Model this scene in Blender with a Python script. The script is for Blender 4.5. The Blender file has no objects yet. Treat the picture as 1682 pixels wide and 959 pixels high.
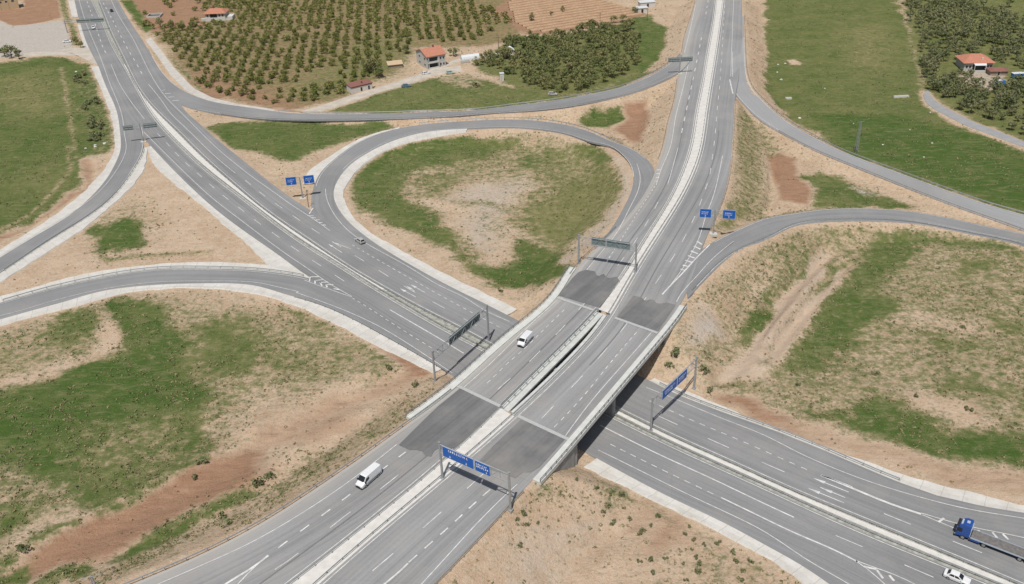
import bpy, bmesh, math, random
import numpy as np
from mathutils import Vector, Matrix
random.seed(7)
rng = np.random.default_rng(7)
scene = bpy.context.scene
COL = scene.collection

# ------------------------------------------------------------------ camera
F_PX, PITCH, ROLL, CAM_H = 1500.0, 0.54, -0.038, 134.0
W_PX, H_PX = 1682.0, 959.0
_F = np.array([0, math.cos(PITCH), -math.sin(PITCH)])
_R0 = np.array([1.0, 0, 0])
_U0 = np.cross(_R0, _F)
_R = _R0 * math.cos(ROLL) + _U0 * math.sin(ROLL)
_U = -_R0 * math.sin(ROLL) + _U0 * math.cos(ROLL)
cam_data = bpy.data.cameras.new("camera")
cam = bpy.data.objects.new("camera", cam_data)
COL.objects.link(cam)
cam_data.sensor_fit = 'HORIZONTAL'
cam_data.sensor_width = 36.0
cam_data.lens = 36.0 * F_PX / W_PX
cam_data.clip_start = 1.0
cam_data.clip_end = 30000.0
cam.matrix_world = Matrix(((_R[0], _U[0], -_F[0], 0), (_R[1], _U[1], -_F[1], 0),
                           (_R[2], _U[2], -_F[2], CAM_H), (0, 0, 0, 1)))
scene.camera = cam

# ------------------------------------------------------------------ light
SUN_EL = math.radians(64.0)
SUN_AZ = math.radians(15.0)          # shadows run towards +Y, 15 degrees to +X
world = bpy.data.worlds.new("World")
scene.world = world
world.use_nodes = True
wn = world.node_tree.nodes
wl = world.node_tree.links
wn.clear()
sky = wn.new('ShaderNodeTexSky')
sky.sky_type = 'NISHITA'
sky.sun_disc = False
sky.sun_elevation = SUN_EL
sky.sun_rotation = math.radians(180.0 + 15.0)
sky.air_density = 1.2
sky.dust_density = 2.0
bg = wn.new('ShaderNodeBackground')
bg.inputs['Strength'].default_value = 0.06
wo = wn.new('ShaderNodeOutputWorld')
wl.new(sky.outputs[0], bg.inputs[0])
wl.new(bg.outputs[0], wo.inputs[0])
sun_d = bpy.data.lights.new("sun", 'SUN')
sun_d.energy = 3.9
sun_d.angle = math.radians(0.6)
sun_d.color = (1.0, 0.955, 0.89)
sun = bpy.data.objects.new("sun", sun_d)
COL.objects.link(sun)
_sd = Vector((math.sin(SUN_AZ) * math.cos(SUN_EL), math.cos(SUN_AZ) * math.cos(SUN_EL), -math.sin(SUN_EL)))
sun.rotation_euler = _sd.to_track_quat('-Z', 'Y').to_euler()
sun.location = (-60, -100, 300)
scene.view_settings.view_transform = 'Standard'
scene.view_settings.look = 'None'
scene.view_settings.gamma = 1.0
scene.view_settings.exposure = 0.0
scene.view_settings.use_curve_mapping = False


# ------------------------------------------------------------------ helpers: survey
def unproject(px, py, z=0.0):
    d = (px - W_PX / 2) / F_PX * _R - (py - H_PX / 2) / F_PX * _U + _F
    t = (CAM_H - z) / (-d[2])
    return np.array([d[0] * t, d[1] * t, z])


_AY = [60, 100, 150, 175, 240, 330, 450, 620, 1000, 4000]
_AZ = [6.0, 6.6, 7.5, 7.7, 7.6, 6.6, 5.4, 4.6, 2.5, 1.0]


def z_high(y):
    return float(np.interp(y, _AY, _AZ))


def on_high(px, py):
    z = 7.0
    for _ in range(6):
        p = unproject(px, py, z)
        z = z_high(p[1])
    return unproject(px, py, z)


CROP = {'P': (0, 0, 1.0)}
for _i, _y in enumerate((0, 240, 480, 709)):
    for _j, _x in enumerate((0, 420, 840, 1252)):
        CROP['TMNQ'[_i] + str(_j + 1)] = (_x, _y, 3.835)


def trace(s, default=0.0):
    """survey string -> Nx3 world points; each token u,v[,z] in the frame named before it"""
    c = None
    raw = []
    for tok in s.split():
        if tok in CROP:
            c = CROP[tok]
            continue
        a = tok.split(',')
        raw.append([c[0] + float(a[0]) / c[2], c[1] + float(a[1]) / c[2], a[2] if len(a) > 2 else None])
    n = len(raw)
    if default == 'A':
        return np.array([on_high(r[0], r[1]) for r in raw])
    if all(r[2] is None for r in raw):
        return np.array([unproject(r[0], r[1], default) for r in raw])
    zz = [None] * n
    for i, r in enumerate(raw):
        if r[2] == 'A':
            zz[i] = on_high(r[0], r[1])[2]
        elif r[2] is not None:
            zz[i] = float(r[2])
    cum = [0.0]
    for a, b in zip(raw[:-1], raw[1:]):
        cum.append(cum[-1] + math.hypot(b[0] - a[0], b[1] - a[1]))
    ks = [i for i in range(n) if zz[i] is not None]
    zi = np.interp(cum, [cum[k] for k in ks], [zz[k] for k in ks])
    out = []
    for i, r in enumerate(raw):
        prev = max([k for k in ks if k <= i], default=ks[0])
        nxt = min([k for k in ks if k >= i], default=ks[-1])
        if raw[prev][2] == 'A' and raw[nxt][2] == 'A':
            out.append(on_high(r[0], r[1]))
        else:
            out.append(unproject(r[0], r[1], zi[i]))
    return np.array(out)


def spline(pts, step=1.0, sig=4.0):
    pts = np.asarray(pts, float)
    n = len(pts)
    t = np.r_[0, np.cumsum(np.linalg.norm(np.diff(pts, axis=0), axis=1))]
    L = t[-1]
    m = max(int(L / step), 4)
    ts = np.linspace(0, L, m + 1)
    if n > 2:
        h = np.diff(t)
        A = np.zeros((n, n))
        B = np.zeros((n, pts.shape[1]))
        A[0, 0] = A[-1, -1] = 1
        for i in range(1, n - 1):
            A[i, i - 1] = h[i - 1]
            A[i, i] = 2 * (h[i - 1] + h[i])
            A[i, i + 1] = h[i]
            B[i] = 6 * ((pts[i + 1] - pts[i]) / h[i] - (pts[i] - pts[i - 1]) / h[i - 1])
        M = np.linalg.solve(A, B)
        k = np.clip(np.searchsorted(t, ts, side='right') - 1, 0, n - 2)
        a = (t[k + 1] - ts)[:, None]
        b = (ts - t[k])[:, None]
        hk = h[k][:, None]
        out = M[k] * a ** 3 / (6 * hk) + M[k + 1] * b ** 3 / (6 * hk) + (pts[k] / hk - M[k] * hk / 6) * a + (pts[k + 1] / hk - M[k + 1] * hk / 6) * b
    else:
        f = (ts / L)[:, None]
        out = pts[0] * (1 - f) + pts[1] * f
    if sig > 0 and m > 8:
        w = min(int(sig * 3 / step), m - 1)
        ker = np.exp(-0.5 * (np.arange(-w, w + 1) * step / sig) ** 2)
        ker /= ker.sum()
        pad = np.vstack([2 * out[0] - out[w:0:-1], out, 2 * out[-1] - out[-2:-w - 2:-1]])
        out = np.stack([np.convolve(pad[:, c], ker, mode='valid') for c in range(out.shape[1])], axis=1)
    return out


def arclen(p):
    return np.r_[0, np.cumsum(np.linalg.norm(np.diff(p[:, :2], axis=0), axis=1))]


def resample(p, n):
    t = arclen(p)
    ts = np.linspace(0, t[-1], n)
    return np.stack([np.interp(ts, t, p[:, c]) for c in range(p.shape[1])], axis=1)


def normals2(p):
    d = np.gradient(p[:, :2], axis=0)
    d /= np.linalg.norm(d, axis=1)[:, None] + 1e-9
    return np.stack([-d[:, 1], d[:, 0]], axis=1)      # left-hand normal


def offset(p, o):
    q = p.copy()
    q[:, :2] += normals2(p) * (np.asarray(o)[:, None] if np.ndim(o) else o)
    return q


# ------------------------------------------------------------------ helpers: objects
def tag(o, label=None, cat=None, group=None, kind=None):
    if label: o['label'] = label
    if cat: o['category'] = cat
    if group: o['group'] = group
    if kind: o['kind'] = kind
    return o


def mesh_obj(name, verts, faces, mat=None, parent=None, smooth=False, uvs=None):
    me = bpy.data.meshes.new(name)
    me.from_pydata([tuple(map(float, v)) for v in verts], [], [tuple(map(int, f)) for f in faces])
    me.validate()
    if uvs is not None:
        uvl = me.uv_layers.new(name='UVMap')
        li = np.empty(len(me.loops), dtype=np.int32)
        me.loops.foreach_get('vertex_index', li)
        uvl.data.foreach_set('uv', np.asarray(uvs, dtype=np.float32)[li].ravel())
    if smooth:
        me.polygons.foreach_set('use_smooth', [True] * len(me.polygons))
    o = bpy.data.objects.new(name, me)
    COL.objects.link(o)
    if mat: me.materials.append(mat)
    if parent: o.parent = parent
    return o


def empty(name, loc=(0, 0, 0), rz=0.0):
    o = bpy.data.objects.new(name, None)
    o.empty_display_size = 0.5
    COL.objects.link(o)
    o.location = loc
    o.rotation_euler = (0, 0, rz)
    return o


class MB:
    """collects boxes, bars and sheets into one mesh"""
    def __init__(s): s.v = []; s.f = []
    def add(s, vs, fs):
        n = len(s.v); s.v += [tuple(v) for v in vs]; s.f += [tuple(i + n for i in f) for f in fs]; return s
    def box(s, x0, x1, y0, y1, z0, z1):
        return s.add([(x0, y0, z0), (x1, y0, z0), (x1, y1, z0), (x0, y1, z0), (x0, y0, z1), (x1, y0, z1), (x1, y1, z1), (x0, y1, z1)],
                     [(0, 3, 2, 1), (4, 5, 6, 7), (0, 1, 5, 4), (1, 2, 6, 5), (2, 3, 7, 6), (3, 0, 4, 7)])
    def tube(s, a, b, r0, r1=None, n=8, caps=True):
        r1 = r0 if r1 is None else r1
        a = Vector(a); b = Vector(b); d = (b - a).normalized()
        u = d.orthogonal().normalized(); w = d.cross(u)
        vs = [a + (u * math.cos(2 * math.pi * i / n) + w * math.sin(2 * math.pi * i / n)) * r0 for i in range(n)]
        vs += [b + (u * math.cos(2 * math.pi * i / n) + w * math.sin(2 * math.pi * i / n)) * r1 for i in range(n)]
        fs = [(i, (i + 1) % n, n + (i + 1) % n, n + i) for i in range(n)]
        if caps: fs += [tuple(range(n - 1, -1, -1)), tuple(range(n, 2 * n))]
        return s.add(vs, fs)
    def obj(s, name, mat, parent=None, smooth=False): return mesh_obj(name, s.v, s.f, mat, parent, smooth)


# ------------------------------------------------------------------ helpers: materials
def new_mat(name):
    m = bpy.data.materials.new(name)
    m.use_nodes = True
    nt = m.node_tree
    nt.nodes.clear()
    out = nt.nodes.new('ShaderNodeOutputMaterial')
    b = nt.nodes.new('ShaderNodeBsdfPrincipled')
    nt.links.new(b.outputs[0], out.inputs[0])
    return m, nt, b


def N(nt, typ, **kw):
    n = nt.nodes.new('ShaderNode' + typ)
    for k, v in kw.items():
        if k.startswith('i_'):
            key = k[2:]
            n.inputs[int(key) if key.isdigit() else key.replace('_', ' ')].default_value = v
        else:
            setattr(n, k, v)
    return n


def L(nt, a, b): nt.links.new(a, b)


def mixc(nt, fac, a, b, blend='MIX'):
    n = nt.nodes.new('ShaderNodeMix'); n.data_type = 'RGBA'; n.blend_type = blend
    for s, v in ((n.inputs[0], fac), (n.inputs[6], a), (n.inputs[7], b)):
        if hasattr(v, 'is_output'): nt.links.new(v, s)
        else: s.default_value = v if not isinstance(v, tuple) or len(v) == 4 else (*v, 1)
    return n.outputs[2]


def math_n(nt, op, a, b=0.0, c=0.0, clamp=False):
    n = nt.nodes.new('ShaderNodeMath'); n.operation = op; n.use_clamp = clamp
    for s, v in zip(n.inputs, (a, b, c)):
        if hasattr(v, 'is_output'): nt.links.new(v, s)
        else: s.default_value = v
    return n.outputs[0]


def noise(nt, vec, scale, detail=4, rough=0.55, dim='3D'):
    n = nt.nodes.new('ShaderNodeTexNoise'); n.noise_dimensions = dim
    n.inputs['Scale'].default_value = scale; n.inputs['Detail'].default_value = detail; n.inputs['Roughness'].default_value = rough
    if vec is not None: nt.links.new(vec, n.inputs['Vector'])
    return n.outputs['Fac']


def maprange(nt, v, a, b, c=0.0, d=1.0, smooth=False):
    n = nt.nodes.new('ShaderNodeMapRange'); n.interpolation_type = 'SMOOTHSTEP' if smooth else 'LINEAR'
    nt.links.new(v, n.inputs[0])
    for i, x in enumerate((a, b, c, d)): n.inputs[i + 1].default_value = x
    return n.outputs[0]


def simple_mat(name, col, rough=0.6, metal=0.0, var=0.12, scale=3.0, spec=0.4):
    m, nt, b = new_mat(name)
    tc = N(nt, 'TexCoord')
    f = noise(nt, tc.outputs['Object'], scale, 5)
    f = maprange(nt, f, 0.3, 0.7, 1 - var, 1 + var)
    c = mixc(nt, 1.0, (*col, 1), f, 'MULTIPLY')
    L(nt, c, b.inputs['Base Color'])
    b.inputs['Roughness'].default_value = rough
    b.inputs['Metallic'].default_value = metal
    b.inputs['Specular IOR Level'].default_value = spec
    return m


def asphalt_mat(name, col, streak=0.085, dirt=0.0, shoulder=0.0):
    m, nt, b = new_mat(name)
    uv = N(nt, 'UVMap')
    geo = N(nt, 'NewGeometry')
    mp = N(nt, 'Mapping'); mp.inputs['Scale'].default_value = (0.0035, 0.5, 1)
    L(nt, uv.outputs[0], mp.inputs[0])
    s1 = noise(nt, mp.outputs[0], 1.0, 4, 0.6)
    mp2 = N(nt, 'Mapping'); mp2.inputs['Scale'].default_value = (0.02, 1.6, 1)
    L(nt, uv.outputs[0], mp2.inputs[0])
    s2 = noise(nt, mp2.outputs[0], 1.0, 3, 0.6)
    big = noise(nt, geo.outputs['Position'], 0.03, 4)
    fine = noise(nt, geo.outputs['Position'], 1.8, 5, 0.7)
    f = maprange(nt, s1, 0.3, 0.7, 1 - streak * 1.6, 1 + streak * 1.6)
    f = math_n(nt, 'MULTIPLY', f, maprange(nt, s2, 0.3, 0.7, 1 - streak, 1 + streak))
    f = math_n(nt, 'MULTIPLY', f, maprange(nt, big, 0.3, 0.7, 0.90, 1.10))
    f = math_n(nt, 'MULTIPLY', f, maprange(nt, fine, 0.25, 0.75, 0.93, 1.07))
    c = mixc(nt, 1.0, (*col, 1), f, 'MULTIPLY')
    dn = noise(nt, geo.outputs['Position'], 0.07, 7, 0.65)
    c = mixc(nt, maprange(nt, dn, 0.48, 0.75, 0.0, 0.5 + dirt), c, (0.33, 0.31, 0.285, 1))
    if shoulder:
        sx = N(nt, 'SeparateXYZ'); L(nt, uv.outputs[0], sx.inputs[0])
        sf = math_n(nt, 'MULTIPLY', maprange(nt, sx.outputs[1], 0.5, 6.5, 1.0, 0.0), maprange(nt, s1, .3, .62, .35, 1.0))
        c = mixc(nt, math_n(nt, 'MULTIPLY', sf, shoulder), c, (0.43, 0.41, 0.375, 1))
    # sealed cracks and old repairs
    vr = nt.nodes.new('ShaderNodeTexVoronoi'); vr.feature = 'DISTANCE_TO_EDGE'; vr.inputs['Scale'].default_value = .06
    L(nt, uv.outputs[0], vr.inputs['Vector'])
    ck = maprange(nt, vr.outputs['Distance'], 0.0, 0.004, .22, 0.0)
    c = mixc(nt, ck, c, (0.12, 0.12, 0.12, 1))
    L(nt, c, b.inputs['Base Color'])
    b.inputs['Roughness'].default_value = 0.88
    b.inputs['Specular IOR Level'].default_value = 0.25
    return m


M = {}
M['asphalt'] = asphalt_mat('asphalt', (0.232, 0.234, 0.237))
M['asphalt_high_l'] = asphalt_mat('asphalt_high_l', (0.268, 0.268, 0.268), .10, .1, .8)
M['asphalt_high_r'] = asphalt_mat('asphalt_high_r', (0.268, 0.269, 0.27), .10, .1)
M['asphalt_ramp'] = asphalt_mat('asphalt_ramp', (0.228, 0.231, 0.235), 0.08)
M['asphalt_pale'] = asphalt_mat('asphalt_pale', (0.30, 0.302, 0.305), 0.05)
M['asphalt_fresh'] = asphalt_mat('asphalt_fresh', (0.125, 0.128, 0.132), 0.2)
M['asphalt_lane'] = asphalt_mat('asphalt_lane', (0.27, 0.275, 0.285), 0.05)
M['paint'] = simple_mat('road_paint', (0.58, 0.58, 0.57), 0.7, var=0.25, scale=0.8)
M['white_gravel'] = simple_mat('white_crushed_stone', (0.60, 0.585, 0.55), 0.9, var=0.10, scale=0.7)
def ditch_mat():
    m, nt, b = new_mat('white_ditch_concrete')
    uv = N(nt, 'UVMap'); geo = N(nt, 'NewGeometry'); pos = geo.outputs['Position']
    sx = N(nt, 'SeparateXYZ'); L(nt, uv.outputs[0], sx.inputs[0])
    n1 = noise(nt, pos, .25, 6, .65); n2 = noise(nt, pos, 1.4, 5, .7)
    c = mixc(nt, maprange(nt, n1, .35, .68, 0, 1), (0.60, 0.59, 0.555), (0.50, 0.48, 0.44))
    c = mixc(nt, maprange(nt, n2, .52, .72, 0, .6), c, (0.43, 0.385, 0.32))
    fr = math_n(nt, 'FRACT', math_n(nt, 'MULTIPLY', sx.outputs[0], 1 / 4.0))
    c = mixc(nt, maprange(nt, math_n(nt, 'ABSOLUTE', math_n(nt, 'SUBTRACT', fr, .5)), .47, .5, 0, .5), c, (0.25, 0.235, 0.21))
    L(nt, c, b.inputs['Base Color']); b.inputs['Roughness'].default_value = .92; b.inputs['Specular IOR Level'].default_value = .2
    return m


M['ditch'] = ditch_mat()
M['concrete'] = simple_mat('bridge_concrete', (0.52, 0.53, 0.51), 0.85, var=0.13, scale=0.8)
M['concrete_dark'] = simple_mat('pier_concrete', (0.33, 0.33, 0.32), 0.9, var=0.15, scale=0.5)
M['galv'] = simple_mat('galvanised_steel', (0.36, 0.375, 0.38), 0.5, 0.35, var=0.12, scale=1.2)
M['dirt_road'] = simple_mat('dirt_road', (0.47, 0.425, 0.36), 0.95, var=0.16, scale=0.25)
M['pale_track'] = simple_mat('pale_track', (0.50, 0.475, 0.43), 0.95, var=0.14, scale=0.3)
M['lane_grey'] = simple_mat('lane_grey', (0.30, 0.30, 0.305), 0.9, var=0.1, scale=0.3)

# ------------------------------------------------------------------ road survey
CROP['X6'] = (329, 148, 3.25)
T = {}
T['BN_in'] = spline(trace("T1 618,0 658,100 700,205 785,380 870,550 P 255.9,180 292.5,215.3 330.4,253.2 388,304.3 412.3,325.3 459.4,361.3 502.6,390.7 537.9,414.9 584.6,445.4 616,463.7 653,485 700,510.5 759,540 799,562 1030.4,679.5 1074.7,701.6 1126.8,726.4 1180,749 1288.6,799 1404.6,847 1520,894.5 1570.9,915.5 1658,952 1740,987"), sig=6)
T['BN_out'] = spline(trace("T1 742,0 797,100 865,205 925,300 980,400 1045,500 1130,640 P 304.3,182.6 323.9,199.6 348.7,221.9 373.6,242.8 400,263.7 428,287 464.6,314.9 505,342 545,366 587,393 640,424 700,457.5 760,490 830,529 1000,606 1100,657 1200,700 1300,745 1380,782 1470,822 1560,857 1682,902 1740,925"), sig=5)
T['NE_out'] = trace("X6 710,560 730,620 790,700 870,770 M2 830,660 1000,760 1200,870 1380,959 N2 1649,175 N3 880,560 1050,645 1300,742 Q4 100,0 400,120 700,250 870,320 1100,400 1400,470 1649,510 P 1760,852")
T['BS_line'] = spline(trace("T1 575,0 612,80 658,180 700,280 768,400 855,555 P 253.3,195.7 298.4,244.7 343.5,286 384.9,318.1 439.8,360.6 492.1,398.6 548,433.6 610.8,473.5 665.7,506.5 706.8,531 782.5,571.3 1019.6,693.9 1062.8,715.5 1123,744.3 1232.3,793.2 1342.2,844.3 1430.8,883.5 1509.3,915 1615.7,958 1720,1000"), sig=6)
T['BS_in'] = offset(T['BS_line'], 0.5)
T['BS_out'] = spline(trace("T1 470,0 500,120 560,300 620,415 690,540 770,690 850,800 P 243,234 271.6,265 310.8,304.3 M1 1400,430 1649,610 M2 180,710 340,825 490,896 N2 590,15 760,133 960,263 1090,343 1190,408 Q3 625,83 900,218 1180,353 1320,418 1649,578 Q4 250,668 450,760 600,850 P 1440,962 1530,1010"), sig=4)
T['RS_a'] = spline(trace("M3 800,430,A 860,310,A 900,220,A 905,165,A 880,108 830,60 740,5 T3 650,895 500,830 350,785 200,762 0,750,4.2 X6 1400,165 1200,180 1070,200 900,250,1.8 790,310 700,380 640,440,.5 610,500 596,560,0 597,640,0 640,705,0 720,770,0 P 600,402 640,425 700,459 760,493 830,532,0"), sig=3)
T['RS_b'] = spline(np.vstack([trace("M3 520,650,A 610,545,A 720,360,A 760,270,A 770,190,A 750,110,A 690,42 600,-10 T3 530,900 380,850 200,815 0,800,4.2 X6 1410,205 1250,215 1120,240 1000,280 900,330,1.8 820,380 760,440,.5 718,510,.1"), T['NE_out'][:9]]), sig=3)
T['AL_l'] = spline(trace("T3 1165,0 1130,120 1095,230 1068,400 1050,500 1030,640 985,800 M3 957,20 915,135 870,250 780,385 640,545 520,655 400,765 N3 320,10 0,285 N2 1300,575 1110,725 960,825 780,959 Q2 640,185 380,355 150,515 0,605 Q1 1400,715 1100,855 830,959 P 130,995 40,1030", 'A'), sig=7)
T['AL_r'] = spline(trace("T3 1290,0 1270,160 1235,350 1200,560 1160,760 1130,959 M3 1090,140 1030,290 940,440 830,600 700,830 615,950 N3 560,105 380,275 180,475 0,645 N2 1549,720 1430,845 1310,959 Q2 1190,180 1000,340 760,530 500,740 220,959 P 410,1010 330,1070", 'A'), sig=14)
T['AR_l'] = spline(trace("T3 1335,0 1310,200 1280,400 1240,640 1212,850 M3 1200,20 1150,165 1080,315 960,500 870,640 790,770 665,959 P 1008,524 965,567 913,619 849,682.4 Q2 1500,5 1360,140 1200,290 1000,440 700,680 390,959 P 466,1009 400,1070", 'A'), sig=14)
T['AR_r'] = spline(trace("T3 1450,0 1452,150 1446,350 1428,500 1408,610 1398,750 1385,959 M3 1365,200 1330,330 1290,430 1240,540 1200,640 1165,740 1135,850 1090,955 N3 1055,95 P 1103,522.5 1083.4,545.5 1040,596.4 996.5,647.4 943,710 885,778 Q3 100,345 0,435 Q2 1500,565 1300,775 1130,959 P 660,1010 590,1070", 'A'), sig=7)
T['RR_a'] = spline(trace("M3 1080,800,A 1160,690,A 1225,630,A 1290,590,A 1380,545 1500,490 1649,440 M4 150,430 350,400 600,390,4.2 900,405 1200,455 1450,510,1 1649,550,.5 P 1760,420,.3"), sig=3)
T['RR_b'] = spline(trace("M3 1110,955,A 1220,840,A 1330,730,A 1480,640 1649,570 M4 200,500 400,470 700,465,4.2 1000,490 1300,550,1.2 1649,625,.5 P 1760,441,.3"), sig=3)
T['RD_a'] = spline(trace("T3 1462,100,A 1469,300,A 1473,400,A 1490,500 1540,590 1595,645 T4 120,740 300,850,2.5 520,959 M4 600,70,2 900,180 1200,290,1 1500,390 1649,430,.5 P 1760,380,.3"), sig=3)
T['RD_b'] = spline(trace("T3 1400,150,A 1390,350,A 1388,480,A 1410,590 1470,660 1550,738 T4 150,850,2.5 300,930 M4 500,95,2 750,195 1000,295,1 1200,370 1410,445 1649,530,.5 P 1760,410,.3"), sig=3)
T['RU_a'] = spline(trace("T1 1000,545,0 1060,610 1130,655 1250,690 1450,725 T2 0,745,.3 300,757 600,757,1.5 900,748 1200,735 1450,715 T3 0,705,3 300,680 560,635 800,575,4.8 950,512,A 1050,462,A 1120,385,A"), sig=3)
T['RU_b'] = spline(trace("T1 930,300,0 985,400 1055,495 1140,562 1250,612 1400,652 T2 0,682,.3 200,710 420,717 800,715,2 1100,705 1400,692 T3 0,665,3 250,635 500,590 700,545,4.8 870,475,A 980,410,A 1060,335,A"), sig=3)
T['RL_a'] = spline(trace("T1 620,415 680,570 735,700 758,850 755,959 M1 730,100 660,220 560,330 430,440 230,560 0,700 P -60,458"), sig=3)
T['RL_b'] = spline(trace("T1 780,560 850,690 895,800 906,880 M1 905,0 893,50 850,130 760,260 640,380 480,490 300,600 0,800 P -60,484"), sig=3)
T['RB_a'] = spline(trace("P -50,512 M1 90,959 300,900 600,832 850,787 1150,767 1400,772 1649,782 M2 150,797 340,828 490,893 N2 590,12 760,130 960,260 1090,340 1190,405 Q3 625,80 900,215 1180,350 1320,415 1649,570 Q4 250,650 450,725 600,790 P 1445,935 1520,970 1580,1000"), sig=4)
T['RB_b'] = spline(trace("P -50,538 N1 0,170 200,112 430,52 M1 600,917 800,887 1050,867 1300,862 1649,882 M2 150,922 300,962 N2 450,92 700,212 900,322 1110,442 1240,522 Q3 510,150 800,310 1100,460 1400,600 1649,740 Q4 200,805 420,955 P 1420,1000"), sig=4)

def perp_half(a, b):
    c = (a + b)[:, :2] / 2
    t = np.gradient(c, axis=0); t /= np.linalg.norm(t, axis=1)[:, None] + 1e-9
    d = (b - a)[:, :2]
    return np.abs(d[:, 0] * t[:, 1] - d[:, 1] * t[:, 0]) / 2


ROADS = []          # (centre xy, half width, z) used to shape the terrain


def strip_mesh(A, B, zo=0.0, skirt=True, n=None, dish=0.0):
    n = n or int(max(arclen(A)[-1], arclen(B)[-1]) / 2.5) + 2
    a = resample(A, n); b = resample(B, n)
    a[:, 2] += zo; b[:, 2] += zo
    # outward direction
    d = b - a
    w = np.linalg.norm(d[:, :2], axis=1)[:, None] + 1e-9
    o = d / w
    u = arclen((a + b) / 2)
    rows = [a, b]; vv = [np.zeros(n), w[:, 0]]
    if dish:
        mid = (a + b) / 2; mid[:, 2] -= dish
        rows = [a, mid, b]; vv = [np.zeros(n), w[:, 0] / 2, w[:, 0]]
    if skirt:
        sa = a - o * 0.35; sa[:, 2] = a[:, 2] - 0.5
        sb = b + o * 0.35; sb[:, 2] = b[:, 2] - 0.5
        rows = [sa] + rows + [sb]; vv = [vv[0] - .4] + vv + [vv[-1] + .4]
    k = len(rows)
    verts = np.stack(rows, axis=1).reshape(-1, 3)
    uvs = np.stack([np.repeat(u, k), np.stack(vv, axis=1).reshape(-1)], axis=1)
    faces = []
    up = np.cross(b[n // 2] - a[n // 2], a[n // 2 + 1] - a[n // 2])[2] < 0
    for i in range(n - 1):
        for j in range(k - 1):
            q = (i * k + j, i * k + j + 1, (i + 1) * k + j + 1, (i + 1) * k + j)
            faces.append(q if up is False or up == False else q[::-1])
    return verts, faces, uvs, a, b


def strip(name, A, B, mat, zo=0.0, terrain=True, dish=0.0, skirt=True, parent=None, kind='structure', zdrop=0.0):
    v, f, uv, a, b = strip_mesh(A, B, zo, skirt, dish=dish)
    o = mesh_obj(name, v, f, mat, parent, uvs=uv)
    if kind and not parent: o['kind'] = kind
    if terrain:
        c = (a + b) / 2
        ROADS.append((c[:, :2], perp_half(a, b), np.minimum(a[:, 2], b[:, 2]) - zdrop - dish, name))
    return o


def cut(line, y0, y1):
    """part of a road line lying between two world y values"""
    k = (line[:, 1] >= y0) & (line[:, 1] <= y1)
    return line[k]


road_low_n = strip('road_northeast_carriageway', T['BN_in'], T['BN_out'], M['asphalt'], 0.0)
road_low_s = strip('road_southwest_carriageway', T['BS_in'], T['BS_out'], M['asphalt'], 0.0)
aux = strip('road_auxiliary_lane', T['NE_out'][8:], trace("P 830,528 1000,606 1100,657 1200,700 1300,745 1380,782 1470,822 1560,857 1682,902 1740,925"), M['asphalt'], -0.03)
road_high_l = strip('road_overpass_west_carriageway', T['AL_l'], T['AL_r'], M['asphalt_high_l'], 0.0, terrain=False)
road_high_r = strip('road_overpass_east_carriageway', T['AR_l'], T['AR_r'], M['asphalt_high_r'], 0.0, terrain=False)
loop_w = strip('ramp_loop_west', T['RS_a'], T['RS_b'], M['asphalt_ramp'], -0.04)
loop_e = strip('ramp_loop_east', T['RR_a'], T['RR_b'], M['asphalt_ramp'], -0.04)
ramp_e = strip('ramp_east', T['RD_a'], T['RD_b'], M['asphalt_pale'], -0.04)
ramp_n = strip('ramp_north', T['RU_a'], T['RU_b'], M['asphalt_ramp'], -0.04)
ramp_w = strip('ramp_west', T['RL_a'], T['RL_b'], M['asphalt_ramp'], -0.04)
ramp_s = strip('ramp_south', T['RB_a'], T['RB_b'], M['asphalt_ramp'], -0.04)

# bridge limits along the high road (expansion joints), as world points
J_near = [on_high(*p) for p in ((750, 634), (823, 668), (852, 684), (933, 722))]
J_far = [on_high(*p) for p in ((914, 488), (981, 511), (1011, 522), (1080, 546))]
_jn = (J_near[0][:2], J_near[3][:2]); _jf = (J_far[0][:2], J_far[3][:2])


def side_of(j, xy):
    d = j[1] - j[0]
    return d[0] * (xy[..., 1] - j[0][1]) - d[1] * (xy[..., 0] - j[0][0])     # >0 : beyond, away from camera


def bridge_part(line):
    k = (side_of(_jn, line[:, :2]) > 0) & (side_of(_jf, line[:, :2]) < 0)
    return line[k]


def approach_parts(line):
    n_ = line[side_of(_jn, line[:, :2]) <= 0.0]
    f_ = line[side_of(_jf, line[:, :2]) >= 0.0]
    return f_, n_


for nm, lk, rk in (('l', 'AL_l', 'AL_r'), ('r', 'AR_l', 'AR_r')):
    n_ = int(arclen(T[lk])[-1] / 2.0)
    a_, b_ = resample(T[lk], n_), resample(T[rk], n_)
    c_ = (a_ + b_) / 2; h_ = perp_half(a_, b_)
    keep = ~((side_of(_jn, c_[:, :2]) > 1) & (side_of(_jf, c_[:, :2]) < -1))
    for part in (side_of(_jf, c_[:, :2]) >= -1, side_of(_jn, c_[:, :2]) <= 1):
        ROADS.append((c_[part][:, :2], h_[part], c_[part][:, 2], 'high'))

# medians of the high road (white crushed stone) outside the bridge
for (fa, fb) in zip(approach_parts(offset(T['AL_r'], -0.15)), approach_parts(offset(T['AR_l'], 0.15))):
    o = strip('median_strip', fa, fb, M['white_gravel'], 0.03, skirt=False)
    c_ = ROADS.pop(); ROADS.append((c_[0], c_[1], c_[2], 'high'))

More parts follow.
